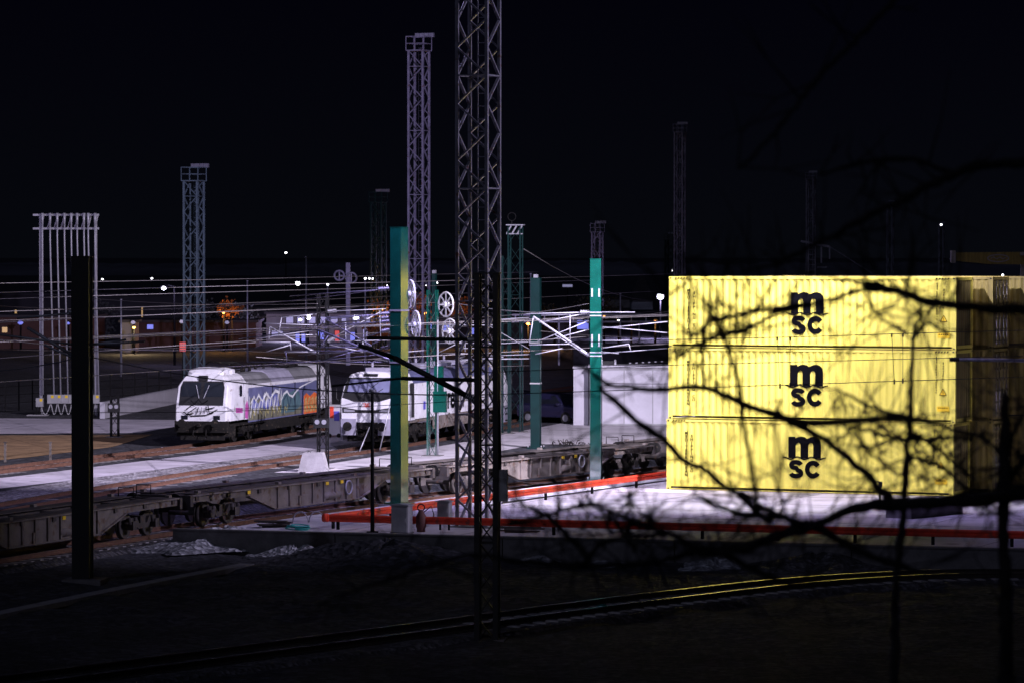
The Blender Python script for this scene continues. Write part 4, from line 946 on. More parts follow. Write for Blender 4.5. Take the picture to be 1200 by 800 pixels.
# the pair over the nearest track, crossing in front of the yellow containers, with droppers
e1_, e2_ = W(571, 462, pM.y), W(1320, 437, 138)
cw = wire('lower thin wire with droppers crossing the yellow containers', [W(571, 462, pM.y), W(783, 455, 114), W(1119, 444, 128), W(1320, 437, 138)], .012, m='black')
cr = wire('upper thin wire with droppers crossing the yellow containers', [W(571, 404, pM.y), W(783, 398, 114), W(945, 394.5, 121), W(1119, 389, 128), W(1320, 384, 138)], .012, m='black')
wire('middle thin wire without droppers crossing the yellow containers', [W(571, 436, pM.y), W(783, 427.5, 116), W(1119, 419, 130), W(1320, 414, 140)], .011, m='black')
for x0, y0_, x1, y1_, D in ((911, 396, 914, 452, 120), (926, 396, 926, 451, 120.5), (1045, 392, 1048, 447, 125), (1058, 392, 1058, 446, 125.5)):
    p, q = W(x0, y0_, D), W(x1, y1_, D); b = MB(); b.tube([Vector((0, 0, 0)), q - p], .009, 5); b.box((0, 0, -.02), (.05, .05, .12)); b.box(q - p, (.05, .05, .16)); o = b.build('dropper_wire', M['black'], None, p)
    tag(o, 'dropper wire hanging before the yellow containers, %s' % {911: 'leftmost of the four', 926: 'second of the four from the left', 1045: 'third of the four from the left', 1058: 'rightmost of the four'}[x0], 'wire', 'droppers before the containers')
wire('wire sagging from the black column to the right across the locomotives', sag(W(106, 418, pB.y), W(571, 462, pM.y), .35), .018)
wire('wire rising from the left edge to the black column', sag(W(-40, 437, 132), W(97, 418, pB.y), .1), .02, m='galv')
wire('pale wire running from the left edge past the pipes to the bracket', sag(W(-30, 394, 135), W(290, 408, 150), .25), .016)
wire('long thin wire descending from the twin-legged mast to the bright teal column', sag(W(614, 292, 207), W(820, 345, 330), 1.5), .02)
wire('thin level wire above the white brackets, from the left edge to the tension wheel', sag(W(-20, 357, 170), W(457, 338, 149), .5), .014)
wire('wire from the upper tension wheel toward the central tower', sag(W(528, 354, 178), W(690, 366, 164), .2), .018, m='galv')
wire('low wire passing in front of both locomotive noses', sag(W(-20, 481, 140), W(560, 468, 126), .2), .011, m='black')
wire('wire leaving the bright teal column rightward behind the containers', sag(W(704, 448, 164), W(800, 449, 166), .03), .012, m='black')
# more of the web: feeder and return wires, span wires between the columns
for i, (P, off, z, lab) in enumerate(((T2P, 2.6, 8.3, 'feeder wire right of the middle track, higher than its carrier wire'), (T2P, -2.4, 7.9, 'return wire left of the middle track, level with the bracket tops'), (T3P, 2.3, 8.4, 'feeder wire right of the far left track, higher than its carrier wire'), (T3P, -2.6, 6.6, 'return wire left of the far left track, below its feeder wire'), (T1P, 2.8, 6.9, 'return wire over the right side of the wagon track'))):
    wire(lab, over(P, 122, 255, z, off), .014)
for i, (a_, b_, s_) in enumerate((((300, 372, 172), (456, 352, 149), .15), ((150, 392, 215), (372, 384, 172), .2), ((230, 405, 215), (455, 412, 149), .2), ((0, 409, 180), (300, 401, 172), .2), ((470, 392, 149), (690, 394, 164), .2), ((512, 372, 178), (690, 356, 164), .2), ((300, 418, 172), (620, 428, 190), .2), ((704, 372, 164), (800, 362, 230), .1), ((60, 345, 229), (372, 356, 172), .25), ((634, 388, 190), (800, 396, 230), .1))):
    wire('%s of the ten slack span wires crossing between the columns' % ('first second third fourth fifth sixth seventh eighth ninth tenth'.split()[i]), sag(W(*a_), W(*b_), s_), .014, 'span wires between the columns')
# pale strut tube with insulator in front of the shaded containers
t = thing('registration_tube', 'pale level tube with dark insulator in front of the shaded container ends', 'tube', W(1117, 421, 134))
b = MB(); b.tube([(0, 0, 0), W(1260, 423, 136) - W(1117, 421, 134)], .06, 8); b.build('tube', M['galv_white'], t)
b = MB(); b.tube([Vector((-.12 + i * .04, 0, 0)) for i in range(9)], [.05 if i % 2 else .1 for i in range(9)], 8); b.build('insulator', M['black'], t)

# ------------------------------------------------------------------ cable terminals on the left: frame, nine risers, boxes
D = 229; t = thing('cable_terminal_frame', 'steel frame on the left whose cable risers run down to grey boxes', 'frame', base_at(80, D), -R(3))
sc = D / FPX
def lx(px): return (px - 80) * sc
def lz(py): return 9.8 - (py - 294) * sc
for px in (47, 112):
    b = MB(); b.bar((lx(px), .25, 0), (lx(px), .25, lz(252)), .16); b.build('post', M['galv'], t)
b = MB()
for py in (252, 268): b.bar((lx(38), .25, lz(py)), (lx(116), .25, lz(py)), .12)
for k in range(9): b.bar((lx(47 + k * 8), .25, lz(268)), (lx(51 + k * 8), .25, lz(252)), .06)
b.build('head_beam', M['galv'], t)
RIS = [(50, 50), (59, 63), (67.5, 71), (76, 79.5), (84, 88), (91, 95), (99, 103), (104, 108.5), (112, 116)]
for i, (xt, xb) in enumerate(RIS):
    b = MB(); b.tube([(lx(xt), -.05, lz(262)), (lx(xt), -.05, lz(280)), (lx(xb), -.05, lz(462))], .05, 7); b.tube([(lx(xt), -.05, lz(250)), (lx(xt), -.05, lz(264))], [.09, .06], 7); b.build('riser_pipe', M['galv_white'], t)
for i, (xt, xb) in enumerate(RIS):
    if i == 8: pass
    b = MB(); c = (lx(xb - 3 if i else xb - 3.5), -.12, lz(467 if i else 471)); b.box(c, (.42, .3, .52)); b.cur = 1; b.box((c[0] + .1, c[1] - .155, c[2] + .14), (.16, .012, .16)); b.build('terminal_box', [M['cabinet'], M['sign_yellow']], t)
for i in range(8):
    if i == 5: continue
    x0, x1 = lx(RIS[i][1] - 3), lx(RIS[i + 1][1] - 4); z = lz(473); b = MB(); b.tube([(x0 + (x1 - x0) * k / 8, -.12, z - .62 * math.sin(math.pi * k / 8)) for k in range(9)], .035, 6); b.build('cable_loop', M['cabinet'], t)
b = MB()
for px in (42, 46, 108): b.bar((lx(px), 0, 0), (lx(px), 0, lz(474)), .1)
b.bar((lx(40), 0, lz(470)), (lx(116), 0, lz(464)), .06); b.build('stand', M['black_steel'], t)
b = MB(); b.box((lx(44), 0, -.02), (1.2, 1, .16)); b.build('footing', M['pale_concrete'], t)
# ------------------------------------------------------------------ red guard rails
def guard_rail(label, p, q, zc, n):
    t = thing('guard_rail', label, 'guard rail', p, 0, 'red guard rails'); d = (q - p); L = d.length; d.normalize(); nrm = Vector((d.y, -d.x, 0))
    b = MB(); prof = [(0, -.13), (.035, -.09), (.035, -.04), (0, 0), (.035, .04), (.035, .09), (0, .13), (-.02, .13), (.012, .085), (.012, .045), (-.02, 0), (.012, -.045), (.012, -.085), (-.02, -.13)]
    k = len(prof); vs = []; m = 12
    for i in range(m + 1):
        for u, v in prof: vs.append(d * (L * i / m) + nrm * u + Z * (zc + v))
    b.add(vs, [(i * k + a, i * k + (a + 1) % k, (i + 1) * k + (a + 1) % k, (i + 1) * k + a) for i in range(m) for a in range(k)]); b.build('beam', M['red'], t)
    for i in range(n):
        c = d * (.3 + (L - .6) * i / (n - 1)) - nrm * .07
        b = MB(); b.box((c.x, c.y, (zc + .02) / 2 + .01), (.1, .08, zc + .08), math.atan2(d.y, d.x)); b.build('post', M['black_steel'], t)
    return t
gc = W(386, 607, 135); gc.z = 0
ge = W(800, 553.5, 163); ge.z = 0; gr_ = W(1290, 635, 126); gr_.z = 0
guard_rail('upper red guard rail running back beside the wagon track toward the yellow containers', gc + A * .12, ge, .42, 8)
guard_rail('lower red guard rail running along the front edge of the pale yard to the right', gc, gr_, .42, 11)
b = MB(); b.tube([gc + Vector((-.05, .05, .42)), gc + Vector((-.22, .12, .42))], .15, 12); tag(b.build('rail_end_cap', M['red'], None), 'rounded red end piece where the two red guard rails meet', 'rail end')
k1, k2 = G(588, 590), G(800, 561); b = MB(); b.bar(Vector((0, 0, .03)), k2 - k1 + Vector((0, 0, .03)), .09, .07); tag(b.build('ground_cable', M['black'], None, k1), 'thin dark cable lying on the pale yard beside the upper guard rail', 'cable')

# ------------------------------------------------------------------ cabinets and small things round the foot of the columns
def cabinet(label, px, py, wd, dp, h, rz=-TH, z=0, legs=0.0):
    t = thing('electrical_cabinet', label, 'cabinet', G(px, py, z), rz)
    b = MB(); b.box((0, 0, legs + h / 2), (wd, dp, h - .02)); b.build('body', M['cabinet'], t)
    b = MB(); b.box((0, -dp / 2 - .012, legs + h / 2), (wd * .9, .02, h * .9)); b.box((wd * .36, -dp / 2 - .035, legs + h * .5), (.03, .03, .14)); b.build('door', M['cabinet'], t)
    b = MB(); b.prism([(-wd / 2 - .05, 0), (wd / 2 + .05, 0), (wd / 2 + .05, .04), (0, .08), (-wd / 2 - .05, .04)], dp + .1, (0, -dp / 2 - .05, legs + h), X, Z, Y); b.build('roof', M['cabinet'], t)
    b = MB()
    if legs:
        for x in (-wd * .38, wd * .38): b.bar((x, 0, 0), (x, 0, legs), .06)
        b.build('leg', M['black_steel'], t)
    else: b.box((0, 0, .03), (wd + .06, dp + .06, .08)); b.build('plinth', M['wall_concrete'], t)
    return t
cabinet('large grey electrical cabinet standing at the foot of the yellow sheened column', 471, 625, .62, .42, .98)
cabinet('small grey electrical cabinet on two legs right of the large one', 521, 621, .44, .3, .58, legs=.42)
t = thing('pump', 'dark gas-bottle shaped pump with hoses between the two grey cabinets', 'pump', G(493.5, 623))
b = MB(); b.tube([(0, 0, 0), (0, 0, .12), (0, 0, .2), (0, 0, .55), (0, 0, .66), (0, 0, .78)], [.15, .15, .19, .19, .12, .07], 14); b.build('body', M['rusty_steel'], t)
b = MB(); b.ring((0, 0, .86), (0, 1, 0), .12, .022); b.tube([(.1, 0, .7), (.35, .1, .9), (.45, 0, .6), (.3, -.1, .3)], .02); b.build('hose', M['black'], t)
# thin post with stays
p = G(436.5, 625); h = 9.8 - (459 - 294) * p.y / FPX; t = thing('lamp_post', 'thin dark post with small pale head in front of the middle locomotive', 'post', p)
b = MB(); b.tube([(0, 0, 0), (0, 0, h)], [.075, .05], 8); b.box((0, 0, .04), (.4, .4, .08)); b.build('post', M['black_steel'], t)
b = MB(); b.tube([(0, 0, h), (0, 0, h + .1)], [.15, .1], 10); b.build('head', M['galv_white'], t)
for k, (px, py, ex, ey) in enumerate(((433, 500, 421, 529), (462, 452, 445, 527))):
    D = 186; q = W(px, py, D); e = W(ex, ey, D - 1); b = MB(); b.tube([(0, 0, 0), q - e], .03, 6)
    tag(b.build('stay_rod', M['galv'], None, e), ('short thin stay rod leaning before the nose of the middle locomotive', 'longer thin stay rod leaning beside the cab side of the middle locomotive')[k], 'rod')
# precast concrete block between tracks
t = thing('jersey_block', 'pale precast concrete block standing by the foot of the dark lattice mast', 'block', G(366, 553), -R(4))
b = MB(); b.prism([(-.68, 0), (.68, 0), (.62, .1), (.5, .62), (.42, .86), (-.42, .86), (-.5, .62), (-.62, .1)], 1.0, (0, 0, 0), X, Z, Y); b.build('block_body', M['pale_concrete'], t)
b = MB()
for x in (-.2, .2): b.ring((x, .5, .86), (0, 1, 0), .06, .015)
b.build('lifting_eye', M['black_steel'], t)
for px, k in ((352, 'left'), (371, 'right')):
    t = MB(); t.tube([Vector((.28 * math.cos(a), 0, .40 * math.sin(a))) for a in [math.pi * i / 12 for i in range(13)]], .025, 6)
    tag(t.build('pipe_hoop', M['galv'], None, G(px, 612)), '%s of two thin pipe hoops at the tip of the guard rails' % k, 'hoop')
random.seed(9)
def heap(name, label, cat, px, py, rx, ry, h, m, z=0.0, lump=.25, seed=0, rz=0.0):
    rnd = random.Random(seed); b = MB(); n, k = 40, 14; vs = [(0, 0, h)]; o = G(px, py, z)
    for i in range(1, k + 1):
        r = i / k
        for a in range(n):
            th = 2 * math.pi * a / n; e = 1 + .22 * math.sin(2 * th + seed) + .13 * math.sin(5 * th + 2 * seed)
            zz = h * (math.cos(r * math.pi) * .5 + .5) * (1 + lump * math.sin(7 * r + 3 * th + seed)) + rnd.uniform(-1, 1) * .04 * (1 - r * .6) - (.10 if i == k else 0)
            vs.append((rx * r * e * math.cos(th), ry * r * e * math.sin(th), zz))
    fs = [(0, 1 + a, 1 + (a + 1) % n) for a in range(n)] + [(1 + i * n + a, 1 + (i + 1) * n + a, 1 + (i + 1) * n + (a + 1) % n, 1 + i * n + (a + 1) % n) for i in range(k - 1) for a in range(n)]
    b.add(vs, fs); return tag(b.build(name, M[m], None, o, rz), label, cat)
heap('gravel_heap', 'pale gravel heap at the left end of the retaining wall', 'heap', 262, 636, 1.9, 5.0, .5, 'pale_gravel', LOW + .2, seed=1, rz=-.4)
heap('gravel_heap', 'small pale gravel heap below the retaining wall, under the coil of teal rope', 'heap', 350, 650, 1.5, 3.2, .34, 'pale_gravel', LOW, seed=2)
heap('soil_heap', 'rounded dark soil mound against the wall left of the black lattice mast', 'heap', 452, 657, 4.2, 5.0, .62, 'soil', LOW, seed=3)
heap('gravel_heap', 'low pale gravel patch below the wall, first one right of the black lattice mast', 'heap', 632, 655, 1.3, 3.0, .24, 'pale_gravel', LOW, seed=4)
heap('gravel_heap', 'long low pale gravel patch below the wall, left of the yellow containers', 'heap', 718, 655, 2.0, 2.6, .26, 'pale_gravel', LOW, seed=5)
heap('gravel_heap', 'pale gravel heap glimpsed through the branches under the leftmost emblem side', 'heap', 838, 663, 1.5, 3.2, .30, 'pale_gravel', LOW, seed=6)
heap('rubble_heap', 'dark rubble heap with pale stones below the wall under the black emblems', 'heap', 955, 668, 3.0, 5.0, .5, 'dark_ballast', LOW, seed=7)
def scrap(name, label, cat, px, py, m, n, sx_, sz_, z=0, seed=1, r=.02):
    rnd = random.Random(seed); b = MB()
    for i in range(n):
        c = Vector((rnd.gauss(0, sx_ * .45), rnd.gauss(0, .8), .02)); d = Vector((rnd.uniform(-.3, .3), rnd.uniform(-.6, .6), rnd.uniform(0, sz_)))
        b.tube([c, c + d * .5 + Vector((0, 0, sz_ * .5)), c + d], r, 5)
    return tag(b.build(name, M[m], None, G(px, py, z)), label, cat)
rnd = random.Random(6); b = MB()
for i in range(9): b.ring((rnd.gauss(0, .22), rnd.gauss(0, .5), .03 + i * .012), (rnd.uniform(-.1, .1), rnd.uniform(-.1, .1), 1), rnd.uniform(.22, .42), .022, 18, 5)
tag(b.build('rope_coil', M['teal_net'], None, G(352, 619)), 'loose coil of teal rope on the pale ground left of the guard rail tip', 'rope')
def planks(label, px, py, m, seed, n=5):
    rnd = random.Random(seed); b = MB()
    for i in range(n): b.box((rnd.uniform(-.08, .08), rnd.uniform(-.15, .15), .03 + i * .055), (rnd.uniform(.9, 1.5), rnd.uniform(.14, .3), .05), rnd.uniform(-.5, .5))
    return tag(b.build('plank_pile', M[m], None, G(px, py)), label, 'planks')
planks('dark pile of planks left of the teal rope coil', 320, 618, 'wagon_dark', 2)
planks('dark pile of planks on the pale kerb just right of the black lattice mast', 612, 624, 'wagon_dark', 3, 4)
scrap('twig_pile', 'dry twisted twigs on the deck edge left of the bright teal column', 'twigs', 668, 522, 'bark', 30, 1.1, .25, seed=4, r=.02)
scrap('plastic_scrap', 'small teal plastic scrap lying in the dark foreground', 'scrap', 700, 712, 'teal_net', 14, .16, .1, LOW, seed=5, r=.035)
t = MB(); t.prism([(-.22, 0), (-.1, .1), (.05, .06), (.15, .12), (.26, .02), (.1, -.08), (-.1, -.04)], .03, (0, 0, .14), X, Y, Z); t.box((0, 0, .07), (.3, .12, .14)); tag(t.build('marker_plate', M['rail_bright'], None, G(790, 703, LOW)), 'shiny plate gleaming yellow beside the nearest track', 'plate')
# cable trough in the left foreground
cp = [G(-60, 735, LOW), G(0, 722, LOW), G(160, 689, LOW), G(290, 664, LOW)]; cp = crom(cp, 1.0); o = cp[0].copy(); b = MB()
for i in range(len(cp) - 1): b.bar(cp[i] - o + Z * .04, cp[i + 1] - o + Z * .04 - (cp[i + 1] - cp[i]) * .02, .52, .16)
tag(b.build('cable_trough', M['pale_concrete'], None, o), 'narrow pale concrete cable trough running through the dark left foreground', 'cable trough')

# ------------------------------------------------------------------ white site cabins, roof gear, cars
t = thing('site_cabin', 'long white site cabin behind the bright teal column, left of the yellow containers', 'cabin', G(691, 499), -R(2))
wd, hh = 5.9, 3.2
b = MB(); b.box((wd / 2, 1.3, hh / 2 + .06), (wd, 2.6, hh)); b.build('body', M['cabin_white'], t)
b = MB()
for x in (0, 1.9, 3.5, 5.0): b.box((x + .03, -.02, hh / 2 + .06), (.05, .03, hh - .1))
for z in (.1, hh): b.box((wd / 2, -.025, z), (wd, .04, .1))
b.build('panel_joint', M['cabinet'], t)
b = MB(); b.box((wd / 2, 1.3, hh + .14), (wd + .2, 2.8, .1)); b.build('roof', M['cabin_white'], t)
t = thing('white_shed', 'narrow white shed adjoining the left end of the long site cabin', 'shed', G(672, 498), -R(2))
b = MB(); b.box((.42, 1.2, 1.6), (.84, 2.4, 3.2)); b.build('body', M['cabin_white'], t)
b = MB(); b.box((.42, 1.2, 3.25), (.92, 2.5, .08)); b.build('roof', M['cabin_white'], t)
b = MB(); b.box((.42, -.02, 1.45), (.66, .03, 2.6)); b.build('door', M['cabin_white'], t)
t = thing('ventilation_box', 'small black box on the roof of the long site cabin', 'box', W(713, 433.5, 217))
b = MB(); b.box((0, 0, .28), (.62, .5, .5)); b.build('body', M['black'], t); b = MB(); b.box((.38, 0, .3), (.1, .55, .6)); b.build('bracket', M['galv'], t); b = MB(); b.box((-.36, 0, .3), (.06, .55, .6)); b.build('bracket', M['galv'], t)
t = thing('roof_railing', 'dark railing with a row of pale bolts above the long site cabin', 'railing', W(722, 432, 218.5))
b = MB(); b.bar((0, 0, .25), (3, 0, .42), .09); b.bar((0, 0, .02), (2.4, 0, .02), .07)
for x in (.1, 1.2, 2.3): b.bar((x, 0, -.1), (x, 0, .36), .06)
b.build('rail', M['black_steel'], t)
b = MB()
for i in range(6): b.box((.8 + i * .36, -.06, .33 + i * .02), (.12, .04, .06))
b.build('bolt_row', M['galv_white'], t)
def car(label, px, py, rz, paint, group='parked cars'):
    t = thing('parked_car', label, 'car', G(px, py), rz, group)
    side = [(-2.15, .35), (2.15, .35), (2.2, .75), (2.05, .95), (1.2, 1.05), (.55, 1.62), (-.6, 1.72), (-1.75, 1.66), (-2.1, 1.1), (-2.2, .7)]
    b = MB(); lo = [(-2.15, .35), (2.15, .35), (2.2, .75), (2.05, .95), (1.2, 1.05), (-2.1, 1.08), (-2.2, .7)]
    b.prism(lo, 1.8, (0, -.9, 0), X, Z, Y)
    vs = [(1.2, .86, 1.06), (-2.06, .86, 1.09), (-1.75, .66, 1.66), (-.6, .68, 1.73), (.5, .66, 1.64)]
    vs2 = [(x, -y, z) for x, y, z in vs]
    b.add(vs + vs2, [(0, 1, 2, 3, 4), (5, 6, 7, 8, 9), (0, 4, 9, 5), (4, 3, 8, 9), (3, 2, 7, 8), (2, 1, 6, 7)])
    o = b.build('body', paint, t); bv = o.modifiers.new('bevel', 'BEVEL'); bv.width = .06; bv.segments = 2
    b = MB()
    b.add([(1.14, .74, 1.12), (1.14, -.74, 1.12), (.56, -.6, 1.62), (.56, .6, 1.62)], [(0, 1, 2, 3)]); b.v = [(x + .03, y, z + .02) for x, y, z in b.v]; b.build('windscreen', M['glass'], t)
    for q in (-1, 1):
        b = MB(); b.add([(.95, q * .865, 1.12), (-1.9, q * .865, 1.14), (-1.68, q * .70, 1.6), (.45, q * .70, 1.58)], [(0, 1, 2, 3)]); b.build('side_window', M['glass'], t)
        b = MB(); b.box((2.17, q * .66, .82), (.08, .4, .14)); b.build('headlight', M['galv_white'], t)
        for x in (1.35, -1.35):
            b = MB(); b.cyl((x, q * .72, .34), (x, q * .93, .34), .34, 18); b.cur = 1; b.cyl((x, q * .9, .34), (x, q * .945, .34), .2, 12); b.build('wheel', [M['rubber'], M['galv']], t)
        b = MB(); b.box((.85, q * 1.0, 1.12), (.12, .2, .14)); b.build('mirror', paint, t)
    b = MB(); b.box((2.2, 0, .62), (.06, 1.0, .2)); b.build('grille', M['black'], t)
    return t
car('dark blue parked car between the dark green column and the white shed', 652, 495, R(-38), M['car_paint'])
car('black parked car half hidden behind the teal lattice masts', 617, 492, R(-32), M['car_black'])
t = thing('rubbish_container', 'small red and blue container between the two locomotives', 'bin', G(392, 512))
b = MB(); b.box((0, 0, .9), (.62, .9, 1.5)); b.cur = 1; b.box((-.12, -.47, 1.35), (.2, .04, .6)); b.cur = 2; b.box((.14, -.47, 1.15), (.28, .04, .5)); b.build('body', [M['cabin_white'], M['red'], M['blue_sign']], t)
b = MB(); b.box((0, 0, 1.69), (.7, 1, .08)); b.build('lid', M['cabinet'], t)
for x in (-.25, .25): b = MB(); b.cyl((x, -.46, .12), (x, -.38, .12), .12, 10); b.build('wheel', M['rubber'], t)

# ------------------------------------------------------------------ low white wall and fence at the far left
p, q = G(120, 490), G(216, 470)
b = MB(); b.bar((0, 0, .45), q - p + Z * .45, .3, .9); b.bar((0, 0, .93), q - p + Z * .93, .36, .06); tag(b.build('boundary_wall', M['cabin_white'], None, p), 'low white wall left of the graffiti covered locomotive', 'wall')
t = thing('post_fence', 'dark fence of thin posts and wires above the low white wall', 'fence', G(-10, 483))
p0, p1 = G(-10, 483), G(214, 467); n = 16
for i in range(n): c = (p1 - p0) * (i / (n - 1)); b = MB(); b.bar(c, c + Z * 1.9, .08); b.build('post', M['black_steel'], t)
b = MB()
for z in (.5, 1.0, 1.5): b.bar(Z * z, p1 - p0 + Z * z, .03)
b.build('fence_wire', M['black_steel'], t)
for px, py, k in ((6, 541, 'left'), (59, 541, 'right')):
    b = MB(); b.bar((0, 0, 0), (0, 0, .9), .1); b.box((0, 0, .93), (.14, .14, .05)); tag(b.build('marker_stake', M['wagon'], None, G(px, py)), '%s of two short stakes in the brown earth at the far left' % k, 'stake')
t = thing('warning_sign', 'small square red and white sign on a post above the white wall', 'sign', base_at(214, 262))
z0 = 9.8 - (411 - 294) * 262 / FPX; b = MB(); b.bar((0, .06, 0), (0, .06, z0 + .5), .07); b.build('post', M['black_steel'], t)
b = MB(); b.box((0, 0, z0 + .28), (.42, .03, .62)); b.cur = 1
for a in range(3):
    for c in range(4): b.box((-.13 + a * .13, -.02, z0 + .06 + c * .145), (.08, .02, .07))
b.build('sign_panel', [M['e_red'], M['galv_white']], t)

# ------------------------------------------------------------------ far background: blocks, terminal, lamps, trees, crane girder
def block(label, px0, px1, ytop, D, m, win=(), depth=9, cat='building', roof='flat', name='building'):
    x0, x1 = (px0 - 600) * D / FPX, (px1 - 600) * D / FPX; h = 9.8 - (ytop - 294) * D / FPX; t = thing(name, label, cat, ((x0 + x1) / 2, D, 0)); wd = x1 - x0
    b = MB(); b.box((0, depth / 2, h / 2), (wd, depth, h)); b.build('wall', M[m], t)
    b = MB()
    if roof == 'flat': b.box((0, depth / 2, h + .12), (wd + .5, depth + .5, .24))
    else: b.prism([(-wd / 2 - .4, 0), (wd / 2 + .4, 0), (0, roof)], depth + .6, (0, -.3, h), X, Z, Y)
    b.build('roof', M['dark_wall'], t)
    for (wx0, wy0, wx1, wy1, wm) in win:
        fx = lambda v: (v - 600) * D / FPX - (x0 + x1) / 2; fz = lambda v: 9.8 - (v - 294) * D / FPX
        b = MB(); b.box(((fx(wx0) + fx(wx1)) / 2, -.03, (fz(wy0) + fz(wy1)) / 2), (fx(wx1) - fx(wx0), .05, abs(fz(wy0) - fz(wy1)))); b.build('window', M[wm], t)
        b = MB(); a0, a1, c0, c1 = fx(wx0), fx(wx1), fz(wy1), fz(wy0); 
        b.bar((a0, -.05, c0), (a1, -.05, c0), .07); b.bar((a0, -.05, c1), (a1, -.05, c1), .07); b.bar((a0, -.05, c0), (a0, -.05, c1), .07); b.bar((a1, -.05, c0), (a1, -.05, c1), .07); b.build('window_frame', M['dark_wall'], t)
    return t
block('dim brick row of buildings at the far left behind the cable risers', -30, 112, 372, 385, 'brick', [(2, 383, 9, 390, 'e_warm')])
block('tiny shed with an orange lit wall right of the black column', 142, 158, 378, 372, 'render', depth=4, name='shed', cat='shed')
block('dark red low building with blue lit panels behind the left lattice tower', 160, 300, 378, 392, 'brick', [(172, 380, 180, 386, 'e_blue')])
block('long terminal building with rows of cool lit windows behind the white brackets', 312, 462, 368, 415, 'render', [(335 + 13 * i, 371, 344 + 13 * i, 379, 'e_cool') for i in range(9)] + [(318, 387, 332, 394, 'e_cool'), (346, 391, 360, 401, 'e_blue'), (372, 388, 380, 398, 'e_blue'), (392, 387, 398, 401, 'e_red'), (404, 389, 418, 399, 'e_blue'), (425, 384, 431, 400, 'e_cool')])
block('low blue-lit hall directly right of the second tallest tower', 470, 536, 375, 420, 'render', [(480, 379, 494, 388, 'e_cool'), (500, 379, 512, 386, 'e_blue'), (548 - 30, 380, 548 - 20, 388, 'e_blue')])
block('pale grey hall with dim blue window left of the bright teal column', 540, 690, 372, 430, 'dark_wall', [(550, 384, 562, 392, 'e_blue'), (676, 375, 690, 386, 'e_blue')])
block('dark long shed above the site cabin, dim violet front', 672, 800, 408, 300, 'dark_wall', depth=6)
block('pale house with steep gable close to the bright white lamp', 741, 765, 352, 640, 'cabin_white', roof=4.4, cat='house', name='house')
block('small flat-roofed house left of the gabled one', 712, 738, 350, 660, 'render', cat='house', name='house')
block('dark tall apartment block far behind the left lattice tower, few narrow lit windows', -20, 225, 346, 560, 'dark_wall', [(17, 363, 20, 371, 'e_warm'), (88, 355, 90, 365, 'e_warm'), (165.5, 360, 167.5, 372, 'e_warm')])
block('dark low apartment block behind the white terminal, two narrow lit windows', 228, 470, 362, 570, 'dark_wall', [(285.5, 363, 288, 373, 'e_warm')])
# hills far behind
hb = MB(); n = 420; rnd = random.Random(2); vs = []
for i in range(n + 1):
    x = -700 + 1400 * i / n; h = 9 + 16 * math.exp(-((x - 0) / 260) ** 2) + 3 * math.sin(i * .1) + rnd.uniform(-1, 1) * (7 if rnd.random() < .3 else 3)
    vs += [(x, 1500, -1), (x, 1580, h * .15), (x, 1760, h * .2), (x, 2100, -1)]
hb.add(vs, [(4 * i + k, 4 * i + 4 + k, 4 * i + 5 + k, 4 * i + 1 + k) for i in range(n) for k in range(3)], True); struct(hb.build('hill', M['hill']))

def street_lamp(label, px, py, D, m='e_white', r=.22, arm=0.0, light=None, name='street_lamp', pole='black_steel', glare=0):
    p = W(px, py, D); h = p.z; t = thing(name, label, 'lamp', (p.x, p.y, 0))
    b = MB(); b.tube([(arm, .2, 0), (arm, .2, h + .1), (0, .15, h + .25)], [.12, .08, .06], 7); b.build('pole', M[pole], t)
    b = MB(); b.box((0, .02, h + .05), (r * 2.4, .3, .12)); b.build('hood', M['black_steel'], t)
    b = MB(); b.tube([(0, 0, h - r), (0, 0, h - r * .5), (0, 0, h + r * .4), (0, 0, h)], [r * .4, r, r * .8, .05], 10); b.build('lamp_glass', M[m], t)
    if light:
        l = bpy.data.lights.new('lamp_light', 'POINT'); o = bpy.data.objects.new('lamp_light', l); C.objects.link(o); o.location = (p.x, p.y - .8, h - .5); l.energy = light[0]; l.color = light[1]; l.shadow_soft_size = .3
    return t
OR = (1, .45, .12); WM = (1, .72, .38)
street_lamp('bright white street lamp on a tall pole left of the left lattice tower', 192, 337, 330, arm=.9, r=.22, light=(400, VIOLET))
street_lamp('star-bright white lamp above the terminal, right of the left lattice tower', 349, 331.5, 500, r=.32)
street_lamp('small white lamp on a thin pole above the terminal, right of the star-bright one', 384, 333, 520, r=.17)
street_lamp('dazzling white floodlight beside the top left corner of the yellow containers', 774, 347, 430, 'e_flood', .34, light=(7000, VIOLET), name='flood_lamp')
street_lamp('warm lamp lighting the wall of the tiny orange shed', 157, 383, 366, 'e_orange', .16, light=(650, WM))
street_lamp('orange lamp shining through the leaves of the tree by the left lattice tower', 262, 366, 374, 'e_orange', .14, light=(520, OR))
street_lamp('orange lamp by the leaves left of the yellow sheened column', 447, 362, 384, 'e_orange', .16, light=(520, OR))
street_lamp('orange lamp between the column and the second tallest tower', 498, 366, 384, 'e_orange', .16, light=(520, OR))
street_lamp('orange lamp right of the central tower, low under the wires', 619, 378.5, 380, 'e_orange', .20, light=(900, OR))
street_lamp('orange lamp low between the bright teal column and the containers', 768, 376, 390, 'e_orange', .16, light=(700, OR))
street_lamp('small white lamp left of the orange one beside the containers', 740, 376, 392, r=.15)
street_lamp('small white lamp right of the bright teal column', 725, 375, 394, r=.16)
street_lamp('reddish lamp touching the right edge of the bright teal column', 708, 370, 396, 'e_orange', .12)
street_lamp('blue lamp high on the row at the far left', 24, 377, 380, 'e_blue', .28)
street_lamp('blue lamp between the cable risers, left of the black column', 80, 378, 379, 'e_blue', .18)
street_lamp('blue-white lamp right of the tiny orange shed', 156, 377, 371, 'e_cool', .24)
street_lamp('blue-white lamp left of the left lattice tower, low above the wall', 213, 376, 372, 'e_cool', .24)
